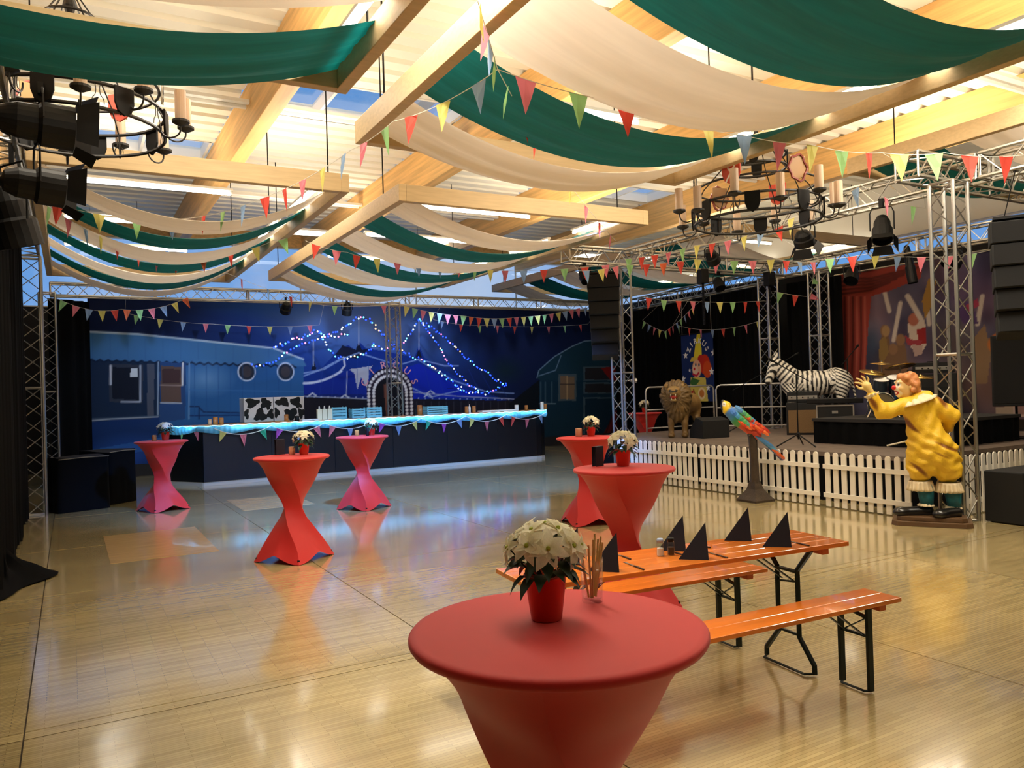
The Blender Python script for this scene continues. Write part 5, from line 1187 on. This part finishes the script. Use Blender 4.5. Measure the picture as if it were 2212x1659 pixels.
# crop the print to the banner rectangle
ix=(p.X[0]>-cA.y)&(p.X[0]<-cB.y); iz=(p.Z[:,0]>ax(1508,868,BX).z)&(p.Z[:,0]<ax(1508,720,BX).z)
p.X=p.X[iz][:,ix];p.Z=p.Z[iz][:,ix];p.C=p.C[iz][:,ix];p.nz,p.nx=p.X.shape
yb=bn_.location.y
bp.build('printed_cloth',lambda x,z:(.0,-x-yb,z-1.28),bn_)
zt=p.Z.max()-1.28; MB().tube((-.01,-wB/2-.03,zt+.01),(-.01,wB/2+.03,zt+.01),.016,8).build('top_bar',M_blackm,bn_)
for s in (-1,1): MB().tube((0,s*wB*.45,zt),(0,s*wB*.45,TZ-.2-1.28),.004,4).build('hanging_cord',M_cord,bn_)
hold=bpy.data.objects.new('tmp',None); 
M_wl=mat('white_banner_letter',(238,240,246),.6)
tc_=ax(1508,756,BX)
before=set(bpy.data.objects)
arc_text('ZIRKUS',(0,0),.36,.20,R(158),R(22),M_wl,bn_,name='letter')
bpy.context.view_layer.update()
for c in list(bn_.children):
    if c.name.startswith('letter'):
        c.matrix_local=Matrix.Translation((-.012,-(-tc_.y)-yb,tc_.z-1.28-.12))@Matrix.Rotation(-PI/2,4,'Z')@c.matrix_local
# circus painting at the rear of the stage
QX=15.1
cp=Paint(-11.75,-4.9,.75,4.08,.022,(70,74,104)); cp.map=lambda x,y:(lambda p:(-p.y,p.z))(ax(x,y,QX)); p=cp
nz=rng.random((24,40,3)); 
def vnoise(X_,Z_,s):
    a=X_*s;b=Z_*s; i=np.floor(a).astype(int);j=np.floor(b).astype(int); fa=a-i;fb=b-j; fa=fa*fa*(3-2*fa);fb=fb*fb*(3-2*fb)
    g=lambda ii,jj: nz[jj%24,ii%40,0]
    return (g(i,j)*(1-fa)+g(i+1,j)*fa)*(1-fb)+(g(i,j+1)*(1-fa)+g(i+1,j+1)*fa)*fb
v1=vnoise(p.X,p.Z,1.3)[...,None]; v2=vnoise(p.X+9,p.Z,3.5)[...,None]
p.C=np.array([66,70,100.])*(1-v1)+np.array([120,96,110.])*v1+ (v2-.5)*50
for (x,y),rx,rz,c,a in [((2100,620),1.2,.8,(96,70,110),.5),((1950,640),.8,.5,(120,110,130),.5),((2150,840),1.0,.8,(120,88,76),.7),((2060,760),.6,1.0,(96,76,64),.6),((1880,740),.4,.6,(60,84,110),.6),((1930,800),.6,.6,(84,70,60),.7)]: p.ell((x,y),rx,rz,c,a,soft=min(rx,rz)*.8)
for x0,y0,x1,y1,x2 in ((1940,740,1915,815,1950),(1905,720,1895,815,1925),(1925,760,1910,840,1935)): p.poly([(x0,y0),(x0+16,y0+4),(x2+14,y1),(x1,y1)],(128,96,70)); p.ell((x0+6,y0-6),.10,.12,(150,112,80))
p.poly([(1900,735),(1915,725),(1922,760),(1905,790),(1898,770)],(150,120,70)); p.ell((1915,715),.1,.12,(176,140,96)); p.poly([(1960,700),(1996,690),(2000,745),(1986,765),(1966,750)],(214,196,180)); p.poly([(1978,712),(1999,706),(2000,742),(1984,745)],(160,40,40)); p.ell((1972,690),.11,.13,(176,104,84)); p.poly([(1955,725),(1972,735),(1990,735),(1985,750),(1960,745)],(166,60,70)); p.poly([(1968,745),(1992,745),(1990,765),(1975,770)],(190,160,150))
for a,b,w in (((1912,630),(1923,672),.10),((1946,655),(1932,735),.09),((1960,640),(1988,690),.11),((1998,640),(2006,700),.10),((2120,640),(2110,700),.09)): p.line([a,b],w,(210,196,184)); 
p.poly([(2005,600),(2022,606),(2018,650),(1996,690),(1990,650)],(170,128,60)); p.poly([(2095,740),(2125,700),(2140,760),(2130,830),(2100,830)],(150,120,90)); p.poly([(2060,640),(2100,655),(2112,700),(2080,700)],(84,60,110)); p.poly([(2085,660),(2110,645),(2114,660),(2092,674)],(170,60,90))
p.ell((2172,742),.34,.24,(206,120,60)); 
for k in range(5): p.line([(2156+8*k,725),(2160+8*k,757)],.03,(60,30,20))
p.poly([(2190,800),(2200,772),(2212,766),(2250,766),(2250,900),(2190,900)],(196,168,160)); p.poly([(2200,802),(2212,780),(2250,780),(2250,895),(2200,895)],(160,124,118)); p.poly([(2150,880),(2190,876),(2190,930),(2150,930)],(178,158,140)); p.poly([(2185,905),(2240,905),(2240,945),(2185,945)],(40,30,22)); p.line([(2190,930),(2240,930)],.05,(196,150,50)); p.ell((2195,700),.4,.3,(120,120,80),.5,soft=.2)
p.poly([(1810,575),(1990,560),(1988,600),(1925,628),(1880,640),(1815,645)],(150,56,44))
for k in range(5): p.line([(1815,600+9*k),(1880,602+6*k),(1980-14*k,578+8*k)],.05,(96,34,30))
p.poly([(1812,640),(1882,634),(1874,700),(1866,830),(1812,840)],(158,62,52))
for k in range(7): x=1818+8*k; p.line([(x,642),(x+1,740),(x-2,835)],.045,(102,38,34) if k%2 else (186,92,76))
p.C*=.82
bk=empty('painted_circus_backdrop',(QX,8.3,.75),'large painted circus scene with red curtain behind the drums','backdrop')
cp.build('printed_cloth',lambda x,z:(0.03*math.sin(x*5),-x-8.3,z-.75),bk)
MB().tube((0,3.45,3.34),(0,-3.4,3.34),.022,8).build('hanging_pipe',M_alu,bk)
MB().box((0,0.02,.012),(.05,6.8,.02)).build('floor_bar',M_blackm,bk)
# ================================================================ chandeliers
M_candle=mat('pale_candle_tube',(226,202,176),.5,translucent=.3)
def chandelier(x,y,z,label,rot=0,shields=True):
    e=empty('ring_chandelier',(x,y,z),label,'chandelier','wrought iron ring chandeliers',rot)
    def ring(r,zz,t,name='ring_band'): MB().poly([(r*math.cos(2*PI*k/40),r*math.sin(2*PI*k/40),zz) for k in range(40)],t,5,closed=True).build(name,M_iron,e)
    ring(.74,0,.016);ring(.74,.20,.016);ring(.70,.42,.013); ring(.36,.80,.016);ring(.36,.64,.016);ring(.2,1.0,.012)
    def shield(r,a,zz,w,h,mt,extra=None):
        P=[(-w/2,h/2),(w/2,h/2),(w/2,-.05*h),(w*.35,-.35*h),(0,-h/2),(-w*.35,-.35*h),(-w/2,-.05*h)][::-1]
        M=Matrix.Rotation(a,4,'Z')@Matrix.Translation((0,-r,zz)); o=MB().prism(P,.02,M).build('shield',mt,e,bevel=.004); return o,M
    for k in range(8):
        a=k*PI/4+PI/8; shield(.76,a,.09,.17,.24,M_blackm)
        for s in (-1,1):
            q=MB()
            for zc in (.10,): q.poly([(s*(.03+.016*math.cos(t)),0,zc+.075*(t-2)/2+.012*math.sin(2*t)) for t in [0,.5,1,1.5,2,2.5,3,3.5,4.0]],.004,4)
            q.v=[tuple(Matrix.Rotation(k*PI/4,4,'Z')@Matrix.Translation((.09,-.745,0))@Vector(v)) for v in q.v]; q.build('scroll',M_iron,e)
    mats=[mat('faded_gold_crest',(150,110,60),.5),None,mat('red_crest',(196,70,46),.5)]
    for k in range(6):
        a=k*PI/3-.45; mt=[mats[0],M_white,mats[2]][k%3]; o,M=shield(.72,a,.46,.22,.27,mt); o['label']=['dull gold crest with red rim','white and black lozenge crest','red crest with white saltire'][k%3]
        if k%3==0: MB().poly([tuple(M@Vector((.12*math.cos(t)*(1+.12*math.cos(6*t)),-.012,.145*math.sin(t)*(1+.1*math.cos(5*t))))) for t in [2*PI*i/24 for i in range(24)]],.014,5,closed=True).build('crest_rim',mat('brick_red_rim',(130,50,36),.5),o)
        if k%3==1:
            for i in range(5):
                for j in range(5):
                    cx_=-.085+.0425*i;cz_=.10-.05*j
                    if (abs(cx_)>.06 and cz_<-.06): continue
                    MB().prism([(cx_-.018,cz_),(cx_+.004,cz_-.023),(cx_+.018,cz_),(cx_-.004,cz_+.023)],.006,M@Matrix.Translation((0,-.011,0))).build('lozenge',M_blackm,o)
        if k%3==2:
            for s in (-1,1): MB().box((0,0,0),(.018,.005,.25),M=M@Matrix.Translation((0,-.0125,.0))@Matrix.Rotation(s*.55,4,'Y')).build('saltire_bar',M_white,o)
    for k in range(12):
        a=k*PI/6+.2; r0=.75; r1=.93; zz=.02 if k%2 else .12; c=(math.cos(a),math.sin(a))
        arm=MB().poly([((r0+(r1-r0)*(.5-.5*math.cos(t)))*c[0],(r0+(r1-r0)*(.5-.5*math.cos(t)))*c[1],zz+.01-.10*max(0,math.sin(t))**.8) for t in [PI*i_/10 for i_ in range(11)]]+[(r1*c[0],r1*c[1],zz+.03)],.008,5).build('candle_arm',M_iron,e)
        MB().lathe([(0,zz+.015),(.03,zz+.015),(.075,zz+.04),(.075,zz+.06),(0,zz+.06)],14,(r1*c[0],r1*c[1],0)).build('drip_tray',M_iron,arm); MB().lathe([(0,zz+.06),(.048,zz+.06),(.048,zz+.32),(0,zz+.32)],14,(r1*c[0],r1*c[1],0)).build('candle_tube',M_candle,arm)
    for k in range(6):
        a=k*PI/3+.1; MB().poly([(.74*math.cos(a),.74*math.sin(a),-.02),(.73*math.cos(a),.73*math.sin(a),.2),(.62*math.cos(a),.62*math.sin(a),.42),(.36*math.cos(a),.36*math.sin(a),.7),(.2*math.cos(a),.2*math.sin(a),1.0),(0,0,1.3)],.007,4).build('hanging_chain',M_iron,e)
    for k in range(4): a=k*PI/2+.4; shield(.37,a,.72,.13,.2,M_blackm)
    MB().tube((0,0,1.28),(0,0,ZC-z),.012,6).build('ceiling_rod',M_iron,e); MB().lathe([(0,1.0),(.03,1.02),(.05,1.1),(.02,1.2),(0,1.3)],10).build('finial',M_iron,e)
    return e
chandelier(7.3,6.75,3.68,'wrought iron ring chandelier with candles and crests before the stage truss',.3)
chandelier(.08,7.8,4.12,'wrought iron ring chandelier partly hidden by the upper left green swag',.9)
# ================================================================ stage lamps
def par_can(p,tgt,label,r=.13,l=.42,barn=True,hang=None,scl=1):
    p=Vector(p); d=(Vector(tgt)-p).normalized(); e=empty('spotlight',p,label,'stage light','black stage lamps')
    q=d.to_track_quat('Z','Y').to_matrix().to_4x4()
    MB().lathe([(0,-l*.55),(r*.55,-l*.5),(r*.8,-l*.3),(r*.82,-l*.05),(r,0),(r,l*.4),(r*.92,l*.4),(r*.92,l*.2),(0,l*.2)],20,M=q).build('lamp_housing',M_blackm,e,smooth=False)
    if barn:
        for k in range(4):
            M=q@Matrix.Rotation(k*PI/2,4,'Z')@Matrix.Translation((0,r*1.0,l*.41))@Matrix.Rotation(-.45,4,'X')
            MB().add([M@Vector(v) for v in ((-r*.8,0,0),(r*.8,0,0),(r*1.05,0,r*.95),(-r*1.05,0,r*.95))],[(0,1,2,3)]).build('barn_door',M_blackm,e,solid=.003)
    h=hang or .32; side=d.cross(Vector((0,0,1))).normalized()*(r*1.12)
    MB().poly([side,side+Vector((0,0,h*.55)),side*.8+Vector((0,0,h*.72)),-side*.8+Vector((0,0,h*.72)),-side+Vector((0,0,h*.55)),-side],.010,5).build('yoke',M_blackm,e)
    MB().box((0,0,h*.86),(.04,.06,h*.28)).build('clamp',M_blackm,e); return e
par_can((-.14,7.05,3.92),(2.6,7.3,3.80),'black spotlight with barn doors at the upper left edge, the upper one',.17,.55)
par_can((-.20,7.9,3.64),(2.3,8.3,3.5),'black spotlight with barn doors at the upper left edge, the lower one',.16,.5,hang=.5)
par_can((-.42,8.6,3.45),(.2,9.0,1.0),'black spotlight hanging low at the far left above the curtain',.2,.6,False,hang=.75)
par_can((9.5,6.62,3.72),(8.6,6.0,1.9),'black spotlight with barn doors hanging left of the clown tower',.13,.42,hang=.42)
par_can((9.62,8.0,3.86),(10.4,8.3,2.6),'squat black floodlight hanging under the stage front truss',.15,.24,True,hang=.3)
par_can((9.6,9.9,3.9),(10.6,10.3,3.0),'black spotlight under the stage front truss, nearer the lion tower',.12,.3,False,hang=.25)
par_can((13.9,10.4,3.85),(12.9,10,2.5),'black moving light under the rear stage truss, above the zebra',.14,.4,False,hang=.3)
par_can((13.9,8.3,3.85),(13.0,8.4,2.6),'black round lamp under the rear stage truss, above the drums',.17,.34,False,hang=.3)
par_can((14.0,9.2,3.85),(14.0,8.9,1.9),'long thin black lamp before the red painted curtain',.09,.8,False,hang=.3)
par_can((12.1,12.3,3.85),(11.9,11.5,2.5),'small black lamp on the cross truss behind the bunting',.12,.3,False,hang=.28)
par_can((4.55,18.9,3.86),(4.6,20,2.9),'dark lamp under the rear truss above the painted wagon',.13,.3,False,hang=.26)
par_can((6.05,18.9,3.86),(6.1,19.8,2.0),'dark lamp under the rear truss left of the rear tower',.12,.34,False,hang=.26)
par_can((8.6,12.25,3.86),(8.6,11.6,3.0),'dark lamp at the left stub of the cross truss',.12,.3,False,hang=.28)
par_can((9.7,4.75,4.62),(9.5,4.4,5.0),'black lamp standing on top of the truss at the right edge',.1,.3,False,hang=.24)
for i,(x,y,l) in enumerate(((11.55,12.2,'above the circus banner'),(13.35,12.05,'beside the truss tower behind the zebra'))):
    e=empty('chain_hoist',(x,y,3.0),'black chain hoist with hanging chain %s'%l,'hoist','chain hoists under the stage truss')
    MB().box((0,0,.98),(.2,.16,.3)).build('motor_box',M_blackm,e,bevel=.01)
    m=MB()
    for k in range(24): m.box((0,0,.0+k*.036),(.05 if k%2 else .02,.02 if k%2 else .05,.042))
    m.build('chain',M_blackm,e)['kind']='stuff'
for nm,p_ in (('left of the lion tower top',(9.9,12.6,1.85)),):
    e=empty('clip_lamp',p_,'small silver clip lamp on the tower left of the lion','stage light'); MB().tube((0,0,0),(-.3,-.1,0),.014,6).build('arm',M_chrome,e); MB().lathe([(0,0),(.03,0),(.05,.12),(0,.12)],12,M=Matrix.Rotation(PI/2,4,'Y')).build('lamp_head',M_chrome,e)
# ================================================================ bunting
PC=[('red',(232,84,70)),('pink',(236,132,148)),('yellow',(238,230,130)),('green',(164,218,146)),('blue',(152,186,228)),('orange',(242,122,78)),('teal',(60,190,150)),('purple',(190,90,200))]
PMAT={n:mat('pennant_'+n,c,.6,translucent=.35) for n,c in PC}
def penn_mesh(n,w,h):
    k='pennant_%s_%.2f'%(n,w)
    if k in bpy.data.meshes: return bpy.data.meshes[k]
    P=[(-w/2,0,0),(0,.006,0),(w/2,0,0),(-w*.26,0,-h*.5),(0,.022,-h*.5),(w*.26,.0,-h*.5),(0,.01,-h)]
    me=bpy.data.meshes.new(k); me.from_pydata(P,[],[(0,3,4,1),(1,4,5,2),(3,6,4),(4,6,5)]); me.materials.append(PMAT[n]); me.name=k; return me
def garland(pts,label,flags,w=.13,h=.19,cr_=.0035,sag=None,seq=None,seed=0,colour_seq='RYGBPO',skip=()):
    """cord through 3D points with pennants spaced evenly along it"""
    pts=[Vector(p) for p in pts]; q=random.Random(seed); D=[]
    for i,(a,b) in enumerate(zip(pts[:-1],pts[1:])):
        s=sag[i] if isinstance(sag,(list,tuple)) else (sag or 0)
        for k in range(12): t=k/12; D.append(a.lerp(b,t)-Vector((0,0,4*s*t*(1-t))))
    D.append(pts[-1]); c0=(pts[0]+pts[-1])/2; e=empty('bunting_garland',c0,label,'bunting','garlands of coloured pennants')
    MB().poly([p-c0 for p in D],cr_,4).build('cord',M_cord,e)
    Ls=[0]
    for a,b in zip(D[:-1],D[1:]): Ls.append(Ls[-1]+(b-a).length)
    for E_ in (pts[0],pts[-1]):
        best=None
        for a,b in AXES:
            d_=b-a; t=max(0,min(1,(E_-a).dot(d_)/d_.length_squared)); c_=a+d_*t; r=(E_-c_).length
            if best is None or r<best[0]: best=(r,c_)
        if .1<best[0]<1.6: MB().tube(E_-c0,best[1]-c0,.0025,4).build('tie_cord',M_cord,e)
    mp2={'R':'red','P':'pink','Y':'yellow','G':'green','B':'blue','O':'orange','T':'teal','V':'purple'}
    for k in range(flags):
        if k in skip: continue
        s=Ls[-1]*(k+.5)/flags; i=max(j for j in range(len(Ls)-1) if Ls[j]<=s); t=(s-Ls[i])/(Ls[i+1]-Ls[i]+1e-9); p=D[i].lerp(D[i+1],t); d=(D[i+1]-D[i]).normalized()
        rz=math.atan2(d.y,d.x); tl=math.asin(max(-.9,min(.9,d.z)))
        o=inst(penn_mesh(mp2[colour_seq[k%len(colour_seq)]],w,h),'pennant',e,tuple(p-c0),(q.uniform(-.15,.15),-tl,rz+q.uniform(-.25,.25)))
    return e
V3=Vector
# near garlands, strung from the roof above the aisle to the trusses
A1=ay(1032,2,4.35); H1=ay(1075,150,4.9)
garland([A1,H1],'short vertical bunting hanging at the top centre beside the timber beam',4,.16,.24,sag=0,colour_seq='YPBG',seed=1)
garland([H1,ay(1170,315,7.2),ay(1330,520,10.5)],'bunting falling from the top centre down the near green swag',8,.15,.24,sag=[.02,.05],colour_seq='GRRRYPRP',seed=2)
garland([H1,az(1362,225,4.02),az(1605,292,4.0),az(1750,312,4.05),az(1905,330,4.15)],'large bunting across the near right swags toward the clown tower',10,.19,.27,sag=[.03,.04,.02,.03],colour_seq='PGRRYBPYGR',seed=3,skip=(3,))
garland([az(1905,330,4.15),az(2040,330,4.2),az(2212,335,4.2)],'bunting above the right truss at the picture edge',4,.22,.3,sag=[.02,.03],colour_seq='YGRR',seed=4)
garland([H1,az(850,262,4.05),az(757,325,4.05),az(593,418,4.0),az(435,468,4.0),az(285,475,4.0),az(80,432,4.1)],'long bunting from the top centre down to the left truss tower',17,.15,.25,sag=[.05,.02,.03,.03,.02,.02],colour_seq='BYRGPBYPRRBGRBGYR',seed=5)
garland([az(85,432,4.1),az(240,520,4.02),az(370,560,4.0),az(490,545,4.05),az(590,520,4.15),az(640,500,4.3)],'bunting under the far left swags, between tower and timber beam',12,.15,.24,sag=.04,colour_seq='GPBYRRPRORYG',seed=6)
garland([az(660,520,4.15),az(750,545,4.05),az(830,560,4.0),az(985,570,3.98),az(1100,585,3.97),az(1330,570,4.0)],'bunting under the far middle swags toward the lion tower',16,.15,.24,sag=.03,colour_seq='RPRYPBBPGYPBRGRP',seed=7)
garland([az(490,590,3.9),az(700,660,3.85),az(880,655,3.9)],'sparse bunting in front of the rear truss middle',6,.13,.22,sag=.05,colour_seq='PBRYGP',seed=8)
# rear truss
garland([ay(125,645,18.8),ay(262,668,18.8),ay(410,640,18.8)],'bunting sagging below the left part of the rear truss',11,.15,.26,sag=.12,colour_seq='GPBYROGPBYO',seed=9)
garland([ay(270,676,19.6),ay(460,700,19.6),ay(690,702,19.6)],'thin bunting close to the mural above the painted wagon roof',9,.13,.22,sag=.05,colour_seq='GYBPGRYBP',seed=10)
garland([ay(870,660,18.7),ay(1000,682,18.7),ay(1110,686,18.7),ay(1255,665,18.7)],'dense bunting below the right part of the rear truss',24,.17,.27,sag=.05,colour_seq='YGPYBPPGORYBGRPYG',seed=11)
garland([ay(935,690,19.7),ay(1060,703,19.7),ay(1270,700,19.7)],'faint bunting before the right part of the mural',9,.12,.22,sag=.06,colour_seq='BRGPRYPGR',seed=12)
garland([ay(1255,668,18.6),ay(1340,640,16.5)],'short bunting rising from the rear truss to the lion tower',4,.16,.26,sag=.02,colour_seq='BBPR',seed=13)
# stage
garland([ax(1388,692,14.0),ax(1437,716,14.0),ax(1500,660,13.6)],'small dense bunting left above the circus banner',12,.12,.24,sag=.04,colour_seq='GBPYGRPB',seed=14)
garland([ax(1455,700,14.0),ax(1540,712,14.0),ax(1650,690,13.8)],'bunting hanging across the top of the circus banner',8,.12,.2,sag=.05,colour_seq='GRPBRGPY',seed=15)
garland([ay(1385,640,12.35),ay(1480,650,12.3),ay(1650,650,12.3)],'bunting above the circus banner in the middle of the stage',9,.16,.3,sag=.03,colour_seq='RGRPBYGR',seed=16)
garland([(13.62,12.2,3.75),(13.98,11.5,3.55),(13.98,11.4,4.05)],'short bunting behind the zebra towers',4,.14,.25,sag=.02,colour_seq='GRPG',seed=17)
garland([az(1250,585,3.85),az(1345,572,4.0),az(1500,560,3.95),az(1680,560,3.9),az(1770,565,3.9)],'bunting along the stage front truss left half',15,.15,.27,sag=.03,colour_seq='BYPGRORYPGPYRBP',seed=18)
garland([az(1345,560,4.12),az(1500,530,4.1),az(1640,500,4.1),az(1700,480,4.15)],'upper bunting along the stage front truss',11,.15,.27,sag=.04,colour_seq='GRRPGYRPYBR',seed=19)
garland([az(1770,560,3.8),az(1875,548,3.75),az(1960,555,3.7),az(2085,550,3.6),az(2165,532,3.6),az(2215,518,3.6)],'bunting in front of the backdrop crossing the clown tower and flown speaker',9,.16,.27,sag=.02,colour_seq='GRYBPPGRG',seed=20)
garland([az(1680,480,4.0),az(1860,400,4.0),az(2000,450,3.95)],'few pennants below the right chandelier',5,.16,.27,sag=.05,colour_seq='YPBPG',seed=21,skip=(1,))
# bar scallops
for k in range(7):
    x0=2.5+1.12*k; garland([(x0,16.58,BZ-.05),(x0+1.12,16.58,BZ-.05)],'scalloped bunting on the bar front, %s swoop from the left'%ordn[k],3,.14,.22,cr_=.009,sag=.15,colour_seq=['YPT','VBP','PBT','VBY','TVB','YPR','RPB'][k],seed=30+k)
garland([(2.3,16.62,BZ-.03),(1.85,17.3,BZ-.03)],'short bunting around the left corner of the bar',2,.13,.2,sag=.08,colour_seq='PG',seed=40)
# ================================================================ string lights in front of the mural
LY=19.55
BCOL=[('blue',(20,50,255),7),('white',(210,230,255),6),('pink',(255,110,170),5),('cyan',(90,220,255),5),('amber',(255,190,120),5)]
BM=[]
for n_,c,s_ in BCOL:
    me=MB().ball((0,0,0),.021,6,4).mesh('bulb_'+n_); me.materials.append(mat('bulb_glow_'+n_,c,.4,em=c,es=s_)); BM.append(me)
M_wire=mat('dark_wire',(12,16,30),.6)
bl=[0]
def string_light(pp,label,step=.085,seed=0,zig=.03):
    q=random.Random(seed); pts=[ay(x,y,LY+q.uniform(-.02,.02)) for x,y in pp]; c0=pts[0].copy(); e=empty('string_light',c0,label,'string lights','coloured string lights shaped like a tent')
    MB().poly([p-c0 for p in pts],.006,4).build('cable',M_wire,e)
    for P_ in (pts[0],pts[-1]): MB().tube(P_-c0,Vector((P_.x,MY+.0,P_.z))-c0,.004,4).build('wall_tie',M_wire,e)
    carry=0
    for a,b in zip(pts[:-1],pts[1:]):
        L_=(b-a).length; s=carry
        while s<L_:
            p=a.lerp(b,s/L_)+Vector((q.uniform(-zig,zig)*.6,-.03,q.uniform(-zig,zig))); 
            k=q.choices(range(5),[10,3,2,2.5,1.2])[0]; inst(BM[k],'bulb',e,tuple(p-c0)); s+=step; bl[0]+=1
        carry=s-L_
string_light([(545,789),(575,787),(592,782),(604,772),(625,758),(650,745),(676,736),(720,727),(755,720)],'coloured string light from the porthole up to the left tent peak, lower strand',seed=1)
string_light([(590,752),(625,738),(655,728),(685,714),(700,725)],'coloured string light over the wagon roof end, upper left strand',.055,seed=2,zig=.05)
string_light([(690,722),(705,745),(712,757),(722,770),(745,775),(770,770),(790,762),(803,752),(808,742)],'coloured string light dipping between the left peaks',seed=3)
string_light([(700,727),(735,715),(757,697),(778,684),(798,690),(815,712),(835,732),(860,752),(885,768),(905,776),(930,792),(960,812),(985,834),(1000,840)],'coloured string light over the middle peak and down to the right',.075,seed=4,zig=.045)
string_light([(805,745),(830,755),(850,752)],'short coloured string light behind the rear tower',seed=5)
string_light([(872,742),(880,728),(892,712),(905,690),(925,717),(945,745),(962,775),(985,805),(1010,828),(1032,845)],'coloured string light from the right peak down its steep inner strand',.08,seed=6)
string_light([(905,690),(930,706),(960,730),(990,758),(1020,785),(1050,805),(1075,822),(1094,830)],'coloured string light from the right peak down its outer strand',.07,seed=7,zig=.045)
string_light([(985,838),(1010,846),(1040,852),(1068,842),(1094,830)],'coloured string light closing the tent shape at the lower right',.065,seed=8,zig=.045)
print('bulbs',bl[0])
bpy.context.view_layer.update()
